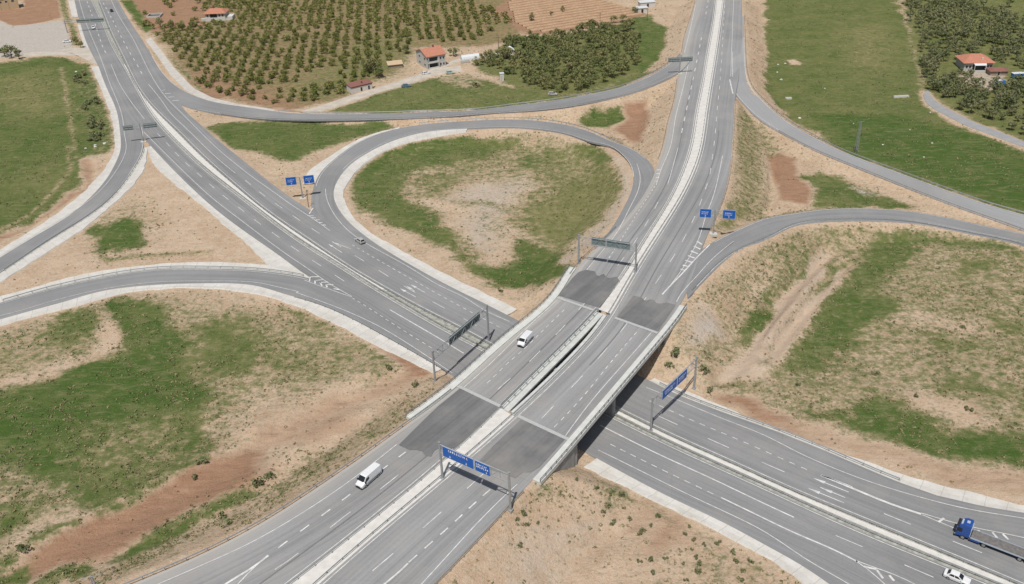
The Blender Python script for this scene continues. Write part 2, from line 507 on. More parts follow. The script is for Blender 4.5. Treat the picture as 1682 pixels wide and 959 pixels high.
# median of the low road: white stone band on the north-east side, weedy gravel on the other
bn = T['BN_in']; bs = T['BS_in']
n_ = 400
a_, b_ = resample(bn, n_), resample(bs, n_)
M['median_weedy'] = simple_mat('weedy_gravel', (0.33, 0.33, 0.29), 0.95, var=0.4, scale=0.9)
k0 = 28
px_frac = np.linspace(0, 1, n_)
strip('median_gravel', a_, b_, M['median_weedy'], -0.03, skirt=False)
fr = np.interp(b_[:, 0], [-400, -150, -40, 0, 20, 120], [.9, .92, .72, .55, .52, .62])[:, None]
wb = a_ * (1 - fr) + b_ * fr
wa = a_ * 0.8 + b_ * 0.2
gap = (wb[:, 0] < 5) | (wb[:, 0] > 18)
st = np.argmin(np.abs(a_[:, 1] - unproject(205, 107)[1]))
for m_ in ((np.arange(n_) >= st) & (wb[:, 0] < -38), wb[:, 0] > 22):
    strip('median_white_band', wa[m_], wb[m_], M['white_gravel'], 0.04, terrain=False, skirt=False)

# white crushed-stone ditches beside the carriageways
def between(line, p, q):
    i = np.argmin(np.linalg.norm(line[:, :2] - p[:2], axis=1)); j = np.argmin(np.linalg.norm(line[:, :2] - q[:2], axis=1))
    return line[min(i, j):max(i, j) + 1]


def U(c, u, v, z=0.0):
    x, y, s = CROP[c]
    return unproject(x + u / s, y + v / s, z)


def ditch(road_line, soil, **k):
    s = spline(soil, sig=2.0)
    r = between(road_line, s[0], s[-1])
    jt = np.random.default_rng(len(s)).normal(size=len(s)); jt = np.convolve(jt, np.ones(3) / 3, mode='same') * .28
    s = offset(s, jt)
    return strip('ditch_lining', r, s, M['ditch'], -0.06, dish=0.15, skirt=True, **k)


ditch(T['RL_a'], trace("T1 575,415 640,560 690,700 720,850 715,959 M1 690,90 620,190 520,290 350,430 130,570 0,650 P -60,444"))
strip('ditch_lining', trace("T1 468,0 492,105"), trace("T1 430,0 455,105"), M['ditch'], -.06, dish=.12)
strip('ditch_lining', trace("T1 522,150 572,298"), trace("T1 490,155 532,298"), M['ditch'], -.06, dish=.12)
ditch(T['RL_b'], trace("M1 925,5 920,85 870,200 700,372 500,532 300,662 0,852 P -60,498"))
ditch(T['BS_out'], trace("P 243,240 M1 965,100 1100,230 1300,390 1500,560 1620,665 M2 90,748 340,826"))
ditch(T['RB_a'], trace("P -50,499 M1 0,945 300,860 600,790 900,750 1200,728 1500,735 1649,742 M2 90,752 335,823"))
ditch(T['RB_b'], trace("P -50,550 N1 0,205 300,125 550,60 M1 800,912 1000,892 1300,887 1500,907 1649,932 N2 250,75 500,190 750,320 1000,440 1120,505"))
ditch(T['RS_b'], trace("X6 1420,217,3.6 1290,237,3.2 1130,270,2.6 1010,308,2 920,358,1.5 850,412,.7 800,470,.3 765,540,0 775,600,0 830,690,0 M2 800,590,0 1000,700,0 1250,830,0 1500,950,0 N2 1649,105,0"))
ditch(T['RS_a'], trace("X6 1065,196,3 900,238,1.8 760,308,1.2 650,378,.6 570,440,.2 553,500,0"))
ditch(spline(T['NE_out'], sig=3), trace("N3 905,535 1150,640 1400,745 1649,855 Q4 150,0 450,120 700,200 950,290 1150,340 1400,400 1649,460 P 1760,836"))
ditch(T['RB_b'], trace("Q3 460,215 780,370 1100,520 1400,670 1649,800 Q4 150,850 290,959 P 1375,1000"))
# dirt track beside the north ramp, lanes to the houses
strip('dirt_track', trace("T1 950,235 1010,310 1100,430 1220,555 1340,615 1500,655 1649,675 T2 120,690"), trace("T1 915,250 985,340 1070,465 1170,568 1300,633 1480,672 1649,688 T2 120,706"), M['pale_track'], -0.02)
strip('farm_lane', spline(trace("T2 340,714 480,678 650,622 800,572 960,527 1100,482 1210,455 1300,445"), sig=2), spline(trace("T2 270,703 420,660 600,600 750,556 900,508 1080,452 1190,425 1290,412"), sig=2), M['dirt_road'], -0.05)
strip('farm_lane', spline(trace("T2 1090,452 1180,425 1250,398 1330,372 1440,352 1560,345 1649,338"), sig=2), spline(trace("T2 1085,440 1170,410 1240,380 1320,355 1430,338 1560,330 1649,322"), sig=2), M['dirt_road'], -0.09)
strip('country_lane', spline(trace("T4 1015,590 1030,640 1075,680 1150,720 1300,795 1450,850 1649,925 P 1760,264"), sig=3), spline(trace("T4 1045,565 1068,610 1110,650 1200,700 1350,775 1500,830 1649,892 P 1760,253"), sig=3), M['lane_grey'], -0.02)
strip('farm_entrance', trace("T1 150,355 330,345 480,345 560,385 630,410"), trace("T1 150,330 330,322 450,300 560,300 585,300"), M['dirt_road'], -0.03)

# ------------------------------------------------------------------ terrain
def vnoise(x, y, seed, sc):
    """cheap smooth value noise"""
    r = np.random.default_rng(seed).random((64, 64))
    xs = x * sc; ys = y * sc
    xi = np.floor(xs).astype(int); yi = np.floor(ys).astype(int)
    fx = xs - xi; fy = ys - yi
    fx = fx * fx * (3 - 2 * fx); fy = fy * fy * (3 - 2 * fy)
    a = r[xi % 64, yi % 64]; b = r[(xi + 1) % 64, yi % 64]; c = r[xi % 64, (yi + 1) % 64]; d = r[(xi + 1) % 64, (yi + 1) % 64]
    return (a * (1 - fx) + b * fx) * (1 - fy) + (c * (1 - fx) + d * fx) * fy


def grow(a, b, step, far, ratio=1.25):
    core = list(np.arange(a, b + 1e-6, step))
    lo, hi = [], []
    s = step; x = a
    while x > far[0]:
        s *= ratio; x -= s; lo.append(x)
    s = step; x = b
    while x < far[1]:
        s *= ratio; x += s; hi.append(x)
    return np.array(lo[::-1] + core + hi)


GX = grow(-350, 330, 1.0, (-6000, 6000))
GY = grow(88, 650, 1.0, (-5000, 9000))
nx, ny = len(GX), len(GY)
XX, YY = np.meshgrid(GX, GY, indexing='ij')
base = -0.35 + 0.5 * (vnoise(XX, YY, 1, 1 / 60.) - .5) + 0.25 * (vnoise(XX, YY, 2, 1 / 17.) - .5)
rough = 0.16 * (vnoise(XX, YY, 3, 1 / 3.3) - .5) + 0.22 * (vnoise(XX, YY, 4, 1 / 7.) - .5)
Z = base.copy()
DMIN = np.full(XX.shape, 99.0)
cuts = np.full(XX.shape, 1e9)
high_d = np.full(XX.shape, 1e9); high_z = np.zeros(XX.shape)
for (c, hw, z, nm) in ROADS:
    mg = 22.0 + hw.max()
    i0, i1 = np.searchsorted(GX, [c[:, 0].min() - mg, c[:, 0].max() + mg])
    j0, j1 = np.searchsorted(GY, [c[:, 1].min() - mg, c[:, 1].max() + mg])
    sx = XX[i0:i1, j0:j1]; sy = YY[i0:i1, j0:j1]
    best = np.full(sx.shape, 1e9); bz = np.zeros(sx.shape)
    for k in range(len(c)):
        a0, a1 = np.searchsorted(GX[i0:i1], [c[k, 0] - mg, c[k, 0] + mg]); b0, b1 = np.searchsorted(GY[j0:j1], [c[k, 1] - mg, c[k, 1] + mg])
        d = np.hypot(sx[a0:a1, b0:b1] - c[k, 0], sy[a0:a1, b0:b1] - c[k, 1]) - hw[k]
        bb = best[a0:a1, b0:b1]; m = d < bb
        bb[m] = d[m]; bz[a0:a1, b0:b1][m] = z[k]
    m = best < 22
    DMIN[i0:i1, j0:j1] = np.minimum(DMIN[i0:i1, j0:j1], best)
    if nm == 'high':
        hd = high_d[i0:i1, j0:j1]; q = best < hd
        hd[q] = best[q]; high_z[i0:i1, j0:j1][q] = bz[q]
    fill = bz - 0.16 - 0.52 * np.maximum(0, best - 0.7)
    Zs = Z[i0:i1, j0:j1]
    Zs[m] = np.maximum(Zs[m], fill[m])
    if nm != 'high':
        ct = bz - 0.16 + 0.62 * np.maximum(0, best - 0.7)
        cs = cuts[i0:i1, j0:j1]
        cs[m] = np.minimum(cs[m], ct[m])
soft = np.clip((DMIN - 1.2) / 3.0, 0, 1)
Z = Z + rough * soft
inside_high = high_d < -0.9
zc = np.minimum(Z, cuts)
Z = np.where(inside_high, np.where(high_z - 0.16 < Z, high_z - 0.16, np.minimum(Z, high_z - .16)), zc)


def ground_z(x, y):
    i = np.clip(np.searchsorted(GX, x) - 1, 0, nx - 2); j = np.clip(np.searchsorted(GY, y) - 1, 0, ny - 2)
    fx = (x - GX[i]) / (GX[i + 1] - GX[i]); fy = (y - GY[j]) / (GY[j + 1] - GY[j])
    return (Z[i, j] * (1 - fx) + Z[i + 1, j] * fx) * (1 - fy) + (Z[i, j + 1] * (1 - fx) + Z[i + 1, j + 1] * fx) * fy


def road_dist(x, y):
    i = np.clip(np.searchsorted(GX, x) - 1, 0, nx - 2); j = np.clip(np.searchsorted(GY, y) - 1, 0, ny - 2)
    return DMIN[i, j]


def on_ground(px, py):
    z = 0.0
    for _ in range(8):
        p = unproject(px, py, z)
        z = 0.5 * z + 0.5 * float(ground_z(p[0], p[1]))
    p = unproject(px, py, z)
    p[2] = float(ground_z(p[0], p[1]))
    return p


def G(c, u, v):
    x, y, s = CROP[c]
    return on_ground(x + u / s, y + v / s)


# eroded tracks, gullies and spoil banks
def carve(pts, depth, w, berm=0.0):
    p = spline(np.array([list(q[:2]) + [0.0] for q in pts]), step=2.0, sig=3.0)
    m = w * 3 + 2
    i0, i1 = np.searchsorted(GX, [p[:, 0].min() - m, p[:, 0].max() + m]); j0, j1 = np.searchsorted(GY, [p[:, 1].min() - m, p[:, 1].max() + m])
    sx = XX[i0:i1, j0:j1]; sy = YY[i0:i1, j0:j1]; d = np.full(sx.shape, 1e9)
    for q in p: d = np.minimum(d, np.hypot(sx - q[0], sy - q[1]))
    k = np.clip((DMIN[i0:i1, j0:j1] - 1.5) / 3, 0, 1)
    wob = .6 + .8 * vnoise(sx, sy, 71, 1 / 6.)
    Z[i0:i1, j0:j1] += k * wob * (-depth * np.exp(-(d / w) ** 2) + berm * np.exp(-((d - w * 1.8) / (w * .7)) ** 2))


def GP(s):
    out = []; c = None
    for t in s.split():
        if t in CROP: c = t; continue
        u, v = map(float, t.split(',')); out.append(G(c, u, v))
    return out


carve(GP("M4 420,670 300,780 180,900 N3 1560,250 1450,430 1330,560"), .9, 2.2, .5)
carve(GP("M4 540,745 430,830 N4 300,80 150,260 20,420"), 1.0, 1.8, .6)
carve(GP("M4 480,800 380,940 N4 180,130 60,280 N3 1620,480"), -.7, 1.4, 0)
carve(GP("Q1 60,900 300,790 600,640 900,500 1200,350 1500,190 1640,110 N2 300,800 700,640 950,520"), .8, 4.0, .7)
carve(GP("Q1 0,870 250,700 560,540 900,360 1300,150"), -.5, 1.2, 0)
carve(GP("N2 0,880 300,760 560,620"), -.6, 1.6, 0)
carve(GP("Q1 1640,290 1300,470 1000,640 760,800 400,910"), -.5, 1.5, 0)
carve(GP("M4 60,60 70,160 60,300 40,400"), .8, 1.6, .5)
carve(GP("M1 560,110 560,230 450,320 250,450 60,560"), .5, 1.8, .3)
carve(GP("Q3 830,430 850,520 760,620 600,680 420,780 250,900"), .6, 2.2, .3)
carve(GP("Q3 520,290 800,430 1100,590 1500,790"), .4, 1.0, .3)
carve(GP("M1 900,700 1100,690 1330,665"), -.5, 1.2, 0)
carve(GP("N3 1480,100 1400,260 1300,400"), .6, 2.0, .3)
_er = vnoise(XX * .7 + YY * .7, YY * .25 - XX * .25, 81, 1 / 2.2) - .5
Z += .5 * _er * np.clip((Z - base) / 2.0, 0, 1) * np.clip((DMIN - 1.5) / 3, 0, 1)

# ground sheet
_v = np.stack([XX.ravel(), YY.ravel(), Z.ravel()], axis=1)
_i, _j = np.meshgrid(np.arange(nx - 1), np.arange(ny - 1), indexing='ij')
_a = (_i * ny + _j).ravel()
_f = np.stack([_a, _a + ny, _a + ny + 1, _a + 1], axis=1)
gme = bpy.data.meshes.new('ground')
gme.vertices.add(len(_v)); gme.vertices.foreach_set('co', _v.astype(np.float32).ravel())
gme.loops.add(_f.size); gme.loops.foreach_set('vertex_index', _f.astype(np.int32).ravel())
gme.polygons.add(len(_f)); gme.polygons.foreach_set('loop_start', np.arange(0, _f.size, 4, dtype=np.int32))
gme.polygons.foreach_set('use_smooth', np.ones(len(_f), dtype=bool))
gme.update(calc_edges=True)
ground = bpy.data.objects.new('ground', gme); COL.objects.link(ground); ground['kind'] = 'structure'

# ------------------------------------------------------------------ ground cover (what grows or lies where)
def world_poly(s):
    c = None; out = []
    for tok in s.split():
        if tok in CROP: c = CROP[tok]; continue
        u, v = map(float, tok.split(','))
        out.append(on_ground(c[0] + u / c[2], c[1] + v / c[2])[:2])
    return np.array(out)


_wx = (vnoise(XX, YY, 21, 1 / 9.) - .5) * 5 + (vnoise(XX, YY, 22, 1 / 3.) - .5) * 2.2
_wy = (vnoise(XX, YY, 23, 1 / 9.) - .5) * 5 + (vnoise(XX, YY, 24, 1 / 3.) - .5) * 2.2


def poly_mask(P, soft, warp=1.0):
    """0..1 mask on the grid, soft edge in metres, edge broken up by noise"""
    m = 10
    i0, i1 = np.searchsorted(GX, [P[:, 0].min() - m, P[:, 0].max() + m]); j0, j1 = np.searchsorted(GY, [P[:, 1].min() - m, P[:, 1].max() + m])
    x = XX[i0:i1, j0:j1] + _wx[i0:i1, j0:j1] * warp; y = YY[i0:i1, j0:j1] + _wy[i0:i1, j0:j1] * warp
    ins = np.zeros(x.shape, bool); dm = np.full(x.shape, 1e9)
    for a, b in zip(P, np.roll(P, -1, axis=0)):
        c = (a[1] > y) != (b[1] > y)
        with np.errstate(divide='ignore', invalid='ignore'):
            xi = (b[0] - a[0]) * (y - a[1]) / (b[1] - a[1]) + a[0]
        ins ^= c & (x < xi)
        e = b - a; t = np.clip(((x - a[0]) * e[0] + (y - a[1]) * e[1]) / (e @ e + 1e-9), 0, 1)
        dm = np.minimum(dm, np.hypot(x - a[0] - t * e[0], y - a[1] - t * e[1]))
    d = np.where(ins, dm, -dm)
    return (i0, i1, j0, j1), np.clip(d / soft * 0.5 + 0.5, 0, 1)


COVER = {k: np.zeros(XX.shape) for k in ('grass', 'tone', 'red', 'pale')}
COVER['grass'] += 0.20
COVER['tone'] += 0.35
_far = np.clip((np.maximum(np.abs(XX) - 330, YY - 600) / 60), 0, 1)
COVER['grass'] = np.maximum(COVER['grass'], 0.75 * _far)


def cover(s, soft=2.5, warp=1.0, **vals):
    r, m = poly_mask(world_poly(s), soft, warp)
    i0, i1, j0, j1 = r
    for k, v in vals.items():
        a = COVER[k][i0:i1, j0:j1]
        a[:] = a * (1 - m) + v * m


# western field with its ruts and the red soil beside the ramp
cover("T1 0,392 300,357 540,370 590,470 650,640 690,740 700,900 M1 690,40 600,60 520,60 520,160 470,260 330,370 150,490 0,575 P -60,400 -60,105", grass=.93, tone=.7)
cover("T1 60,480 300,430 380,520 420,650 330,740 120,720 0,690 P -30,140", 9, grass=.78, tone=.2)
cover("M1 120,180 300,120 420,170 330,300 150,330", 7, grass=.8, tone=.25)
cover("T1 520,350 590,470 650,640 690,740 700,900 690,959 560,959 480,700 460,500", 3, grass=.72, tone=.75)
cover("M1 490,85 560,75 600,150 560,265 430,355 200,505 0,610 P -40,402 M1 0,560 150,515 330,395 440,290 520,270 530,170", 1.5, .5, grass=.08, red=.62)
for rut in ("T1 375,420 405,560 400,650 440,800 455,959 475,959 460,800 425,650 430,560 400,420", "M1 440,0 450,60 460,130 340,300 200,430 0,545 0,520 190,415 320,290 435,130 425,60 420,0"):
    cover(rut, 1.2, .3, grass=.42, tone=.1)
# triangle between the western ramps
cover("M1 940,100 1640,690 900,735 0,930 0,870 500,545 700,385 900,170", 3, grass=.1, red=.08)
cover("M1 560,600 540,530 660,400 790,330 900,330 1000,450 1040,560 960,640 700,720", 6, grass=.38, tone=.6)
cover("M1 545,540 640,500 720,500 800,450 900,470 930,560 940,640 880,655 760,640 690,680 600,620", 2, grass=.88, tone=.95)
cover("M1 620,710 760,690 920,680 1330,655 1340,672 930,715 660,735", 1.2, .3, grass=.52, tone=.3)
# meadow in the lower left
cover("N1 0,260 300,150 480,70 1000,0 1649,120 N2 500,180 900,420 820,520 600,560 0,700 N1 1649,720 1300,959 Q1 1320,130 0,700 P -60,700 -60,560", 6, grass=.5, tone=.35)
cover("N1 690,20 1050,60 1080,160 1150,300 1210,450 1220,600 1280,780 1300,940 Q1 1320,120 1000,300 680,470 560,430 430,400 200,330 0,215 P -60,740 -60,660 N1 0,640 300,545 650,435 780,380 800,250 700,170", 2.0, grass=.86, tone=.85)
cover("N1 300,235 350,150 480,95 640,105 600,230 470,300 400,350 300,300", 3, grass=.8, tone=.8)
cover("N1 660,50 700,170 780,205 780,345 620,425 270,535 0,610 0,560 250,490 560,410 620,330 590,250 640,160", 2, .6, grass=.14, red=.12)
cover("N1 1250,200 1400,180 1520,190 1649,300 1649,470 1500,500 1350,520 1230,480 1200,430 1260,330", 3, grass=.8, tone=.55)
cover("N2 0,240 120,330 160,380 320,400 280,480 150,480 0,470", 4, grass=.66, tone=.6)
cover("N2 170,85 300,115 500,235 450,250 280,160 150,110", 1.5, .4, grass=.66, tone=.3)
cover("N2 560,240 700,330 850,420 940,470 850,500 720,420 580,300", 2, .6, grass=.55, tone=.6)
cover("N1 550,800 1000,680 1150,800 1250,959 Q1 1250,190 900,330 600,300 500,150", 7, grass=.64, tone=.5)
cover("N1 0,700 300,600 700,480 1000,520 1150,650 800,760 300,930 0,959", 8, grass=.95, tone=1.0)
cover("Q1 0,220 200,335 430,400 480,440 330,500 200,580 0,720 P -60,800", 3, grass=.5, tone=.6, red=.3)
cover("Q1 0,480 130,500 150,560 60,620 0,640", 2, grass=.85, tone=.8)
cover("Q1 0,900 200,760 480,600 800,440 1100,310 1330,170 1500,120 1649,110 1649,300 1500,350 1250,470 1050,580 850,690 740,790 600,830 300,890 200,940 100,975 -100,959", 2, .6, grass=.05, red=.88)
cover("Q1 640,500 800,420 950,350 1250,170 1340,150 1330,180 1000,340 820,450 650,530", 1.5, .5, grass=.85, tone=.9)
cover("Q1 200,690 300,620 500,550 520,580 330,660 220,710", 1.5, .5, grass=.85, tone=.9)
cover("Q1 740,805 900,680 1050,590 1250,480 1450,380 1649,310 1649,370 1450,450 1250,545 1050,700 850,805", 1.5, .5, grass=.9, tone=.8)
cover("Q1 -100,959 0,900 40,880 150,855 180,940 120,975", 1.5, .5, grass=.9, tone=.9)
cover("Q1 215,955 300,905 600,840 630,870 400,935 260,965", 1.5, .5, grass=.92, tone=.9)
cover("Q1 -60,860 0,800 90,760 100,800 0,860", 1.5, .5, grass=.9, tone=.9)
cover("N2 0,900 300,780 480,660 800,580 950,480 780,345 830,345 1000,440 1115,510 1050,560 900,620 600,720 200,890 0,959", 3, .6, red=.55, grass=.08)
cover("N2 760,335 830,345 1000,440 1115,510 1040,530 940,470", 1.5, .4, red=.85, grass=.03)
cover("N2 420,770 560,740 640,800 560,880 300,959 0,959 Q2 0,150 130,180 160,230 80,310 0,330 Q1 1649,300 1649,110 N1 1649,880", 4, .6, red=.5, grass=.05)
cover("Q1 820,950 1000,850 1300,620 1649,470 Q2 300,330 640,140 900,-20 N2 1000,740 900,700 Q2 500,90 100,310 0,350 Q1 1649,440 1000,760 700,930", 4, grass=.46, tone=.2)
# inside the western loop
cover("M2 615,240 640,330 720,420 850,500 1000,570 1150,650 1250,730 1400,830 1530,910 1649,890 M3 60,860 180,850 300,790 330,700 280,640 100,600 0,560 M2 1649,760 1500,765 1350,715 1230,645 1240,560 1180,470 1100,400 980,330 930,260 960,180 1050,130 1250,120 1450,60 T2 1649,930 1640,890 1500,868 1260,840 1000,885 M2 820,8 690,82 630,160", 2.5, grass=.86, tone=.72)
cover("T3 0,850 300,870 500,915 620,959 M3 640,60 690,190 680,270 600,400 480,520 380,600 300,640 150,540 0,500 M2 1649,330 1400,200 1100,130 1450,60", 7, grass=.6, tone=.25)
cover("M3 60,450 200,330 350,225 540,150 600,80 660,110 690,190 678,270 600,400 500,500 400,570 330,620 200,560", 5, grass=.78, tone=.12)
cover("M3 380,0 460,90 560,95 620,80 620,40 520,-20 ", 2, grass=.85, tone=.6)
cover("M3 0,60 200,50 250,100 100,135 0,125", 3, grass=.72, tone=.8)
cover("M3 -40,790 100,730 290,735 320,800 150,880 -60,900", 3, grass=.95, tone=.9)
cover("M2 1180,330 1320,260 1649,190 M3 80,170 120,250 40,340 -20,370 M2 1580,450 1500,680 1330,640 1280,500 1320,410", 6, grass=.2, pale=.5)
cover("M3 620,40 700,80 760,190 760,270 700,370 600,520 500,620 400,700 340,760 300,740 420,600 560,480 660,330 700,250 690,150", 1.5, .4, grass=.22, pale=.45)
cover("M2 1240,350 1420,345 1649,365 1649,398 1400,388 1250,382", 3, grass=.55, tone=.5)
cover("M2 940,180 1100,140 1280,150 1320,230 1180,330 1020,330 960,270", 5, grass=.6, tone=.4)
cover("M2 1300,200 1649,40 M3 60,130 0,230 M2 1500,200", 5, grass=.45, tone=.3)
cover("M3 0,440 150,330 350,225 200,400 100,470", 4, grass=.55, tone=.15)
cover("M2 1250,560 1330,600 1400,690 1330,700 1240,640", 3, grass=.6, tone=.6)
cover("M2 1400,420 1560,470 1520,560 1440,520", 4, grass=.4, tone=.3)
# between the north ramp and the loop
cover("T1 1320,790 1450,762 1649,760 T2 300,768 780,768 860,800 640,860 430,930 M2 200,110 0,35 M1 1530,25 T1 1440,930", 2.5, grass=.93, tone=.75)
cover("T3 400,740 530,700 700,680 700,740 640,800 480,805", 2, grass=.95, tone=.9)
cover("T3 710,640 860,640 885,700 860,800 820,890 640,835 720,735", 2, .6, red=.8, grass=.05)
cover("T2 780,760 1000,770 1100,745 1649,700 T3 300,690 420,700 400,745 300,760 0,745 T2 1200,755 900,800", 2, grass=.25)
cover("T2 420,712 600,640 800,582 960,537 1150,492 1300,480 1450,510 1649,560 T3 0,520 250,600 400,600 600,540 790,450 870,465 700,545 500,588 250,632 0,662 T2 1400,690 800,714", 2, grass=.86, tone=.5)
cover("T2 1170,485 1300,470 1410,500 1430,560 1300,560 1180,520", 2, grass=.45, tone=.8)
# orchard and ploughed land
cover("T1 850,150 1000,230 1180,480 1300,600 1649,660 T2 250,695 600,590 880,440 1000,300 1400,290 1649,250 T3 100,130 0,60 P 860,-60 180,-60", 4, red=.9, grass=.50, tone=.2)
cover("T1 880,175 1000,205 1290,150 1270,0 800,-30", 3, red=.95, grass=.12)
cover("T1 1180,480 1300,600 1649,660 T2 250,690 300,640 0,560 T1 1500,560 1300,420", 6, red=1.0, grass=.25)
cover("T2 880,440 1000,300 960,200 600,300 400,450 300,600 560,590", 10, grass=.66, tone=.2)
cover("T3 -40,20 0,-40 500,-20 860,90 700,140 300,205 100,215 0,150 T2 1480,80 1560,20", 2.5, .6, red=1.0, grass=.1)
cover("T3 0,230 300,225 700,150 960,170 960,250 800,470 560,545 420,590 250,600 100,560 0,520 T2 1400,440 1380,380 1500,330", 3, grass=.9, tone=.35)
cover("T3 800,190 970,190 960,300 880,420 800,475 790,350", 1.5, .4, grass=.95, tone=.8)
cover("T3 660,140 860,95 940,150 960,190 800,190", 2, grass=.85, tone=.8)
# eastern fields
cover("P 1256,-60 T4 15,0 15,400 30,580 130,700 350,845 450,890 M4 600,60 900,170 1200,270 1500,372 1649,415 P 1800,360 T4 1649,945 1400,865 1150,745 1030,645 1005,560 955,400 915,180 860,40 P 1480,-60", 2.5, grass=.95, tone=.5)
cover("T4 500,180 750,140 830,300 780,450 560,420", 9, red=.45, grass=.74, tone=.15)
cover("T4 350,720 900,740 1300,830 1649,945 P 1800,370 M4 1649,415 1200,270 600,60 T4 400,870", 5, grass=.97, tone=.95)
cover("T4 870,60 905,55 935,180 960,250 985,400 1030,560 1005,560 960,400 925,230 900,160", 1, .3, grass=.3, tone=.1)
cover("T4 905,20 960,380 1030,560 1200,690 1400,780 1649,885 P 1800,250 1800,-60 1490,-60", 3, grass=.93, tone=.35)
cover("T4 1250,440 1500,430 1560,520 1400,570 1250,520", 3, grass=.25, pale=.5, red=.2)
cover("T4 150,375 200,370 250,395 240,410 170,400", 1.2, .4, grass=.05)
cover("T3 1480,0 1590,0 1600,560 T4 30,590 130,710 130,740 0,620 T3 1560,580 1500,480 1480,300", 2, .6, grass=.2, red=.3)
cover("M4 220,180 330,160 450,190 620,260 750,300 870,340 1000,380 980,395 600,388 320,372 310,290", 2, grass=.84, tone=.65)
cover("M4 30,40 120,50 220,80 230,180 310,300 300,370 180,350 100,350 80,250 60,150", 1.5, .5, red=.9, grass=.04)
cover("M4 540,240 640,270 740,300 740,320 600,300", 1.5, grass=.4, pale=.9)
cover("T3 1400,620 1480,690 1600,780 1649,810 M4 100,60 30,60 0,250 0,400 M3 1380,530 1290,560 1370,250 1400,50", 3, grass=.52, tone=.3)
cover("M3 1290,470 1380,330 1430,420 1400,520 1290,570", 2, grass=.62, tone=.3)
# inside the eastern loop
cover("M4 30,600 200,530 400,500 700,490 1000,520 1300,580 1649,650 P 1760,450 1760,790 Q4 1649,240 1300,200 900,130 600,60 N4 250,800 N3 1300,650 1250,560 1450,300 1649,60", 5, grass=.5, tone=.42)
cover("M4 20,600 200,530 420,510 600,540 560,640 380,690 200,700 0,750 N3 1400,250 1300,450 1050,350 1000,250 1100,100 1250,0", 4, grass=.5, tone=.35)
cover("M4 640,640 760,600 900,570 1000,545 1200,570 1500,590 1649,640 1649,690 1300,620 1100,600 930,610 950,700 820,800 650,900 540,959 420,950 480,850 600,780 630,700", 3, grass=.84, tone=.75)
cover("N4 500,-30 830,0 850,100 700,200 560,310 430,400 330,480 200,480 150,430 300,230 380,60", 3, grass=.84, tone=.8)
cover("M4 1260,720 1400,700 1420,770 1290,790", 3, grass=.85, tone=.4)
cover("N4 1050,290 1200,280 1350,310 1330,350 1100,340", 3, grass=.8, tone=.4)
cover("N4 1450,190 1649,230 1649,270 1480,240", 3, grass=.8, tone=.5)
cover("N4 1130,560 1400,560 1649,640 1649,700 1400,660 1200,610", 4, grass=.66, tone=.5)
cover("N4 180,765 400,820 600,900 800,940 Q4 450,5 700,85 950,110 1200,180 1649,235 P 1760,780 1760,720 Q4 1649,60 1300,20 N4 1280,900 1150,900 1100,810 900,800 870,720 700,640 620,700 600,800 300,770", 2.5, grass=.85, tone=.9)
cover("N4 900,150 1300,180 1380,260 1250,280 1000,220", 5, grass=.22, pale=.15)
cover("N4 850,580 1000,600 1280,700 1400,830 1250,780 1050,720", 4, grass=.1, pale=.2)
cover("N4 -60,740 0,730 180,765 400,850 700,959 Q4 950,130 1300,205 1649,240 P 1760,790 1760,830 Q4 1649,440 1400,385 1150,330 900,270 450,115 150,0 N3 1300,650", 2, .6, grass=.06, red=.42)
cover("N3 1290,640 1500,680 1649,760 N4 0,740 170,780 100,830 0,800 N3 1500,760 1330,700", 1.5, .5, grass=.05, red=.75)
cover("M4 440,690 400,655 330,700 90,959 N3 1550,200 1430,420 1300,560 1500,560 1649,560 N4 0,540 200,330 380,50 M4 420,940 540,760 540,735 440,770 350,880", 1.5, .5, grass=.02, red=.22, pale=.3)
cover("M4 400,760 300,890 N3 1620,330 1560,470 1600,480 N4 90,230 180,110 M4 430,850", 1.2, .5, grass=.5, tone=.4)
cover("M4 330,690 60,959 N3 1450,250 1380,330 1480,300 1560,190 M4 120,930 360,720", 1.5, .6, grass=.75, tone=.7)
cover("N3 1440,225 1500,120 1649,0 N4 0,0 0,60 N3 1600,150 1480,290", 1.5, .5, grass=.84, tone=.9)
cover("M4 360,890 420,760 540,730 430,810 400,900", 1.2, .4, grass=.75, tone=.8)
cover("N3 1100,160 1180,60 1230,130 1280,230 1180,260 1080,260", 3, grass=.04, pale=.75)
cover("N3 1270,200 1290,60 1350,0 1420,60 1330,150 1320,300 1290,400 1250,380", 2, grass=.3, red=.35)
# the bare corner in front of the bridge
cover("Q3 470,230 780,400 1100,560 1649,840 1649,1000 -400,1000 -200,700 20,430 200,270", 3, grass=.13, red=.18)
cover("Q3 120,740 300,640 480,600 580,640 420,760 250,860 60,959 -80,959 0,800", 6, grass=.08, pale=.55)
cover("Q3 200,520 330,500 430,580 380,640 220,640", 3, red=.42, grass=.08)
cover("Q3 790,440 870,420 880,560 760,620 800,520", 2, red=.5, grass=.05)
cover("Q3 930,580 1040,560 1070,640 960,700 900,660", 2.5, red=.7, grass=.05)
cover("Q3 460,250 560,230 780,400 900,440 1180,600 1200,640 1000,560 760,470 600,440 500,310", 2.5, grass=.45, tone=.5)
cover("Q3 1000,860 1100,700 1250,680 1400,760 1649,860 1649,975 1000,975", 5, grass=.36, tone=.35)
cover("Q3 20,420 100,370 210,350 190,400 100,480 40,520", 2.5, grass=.5, tone=.3)
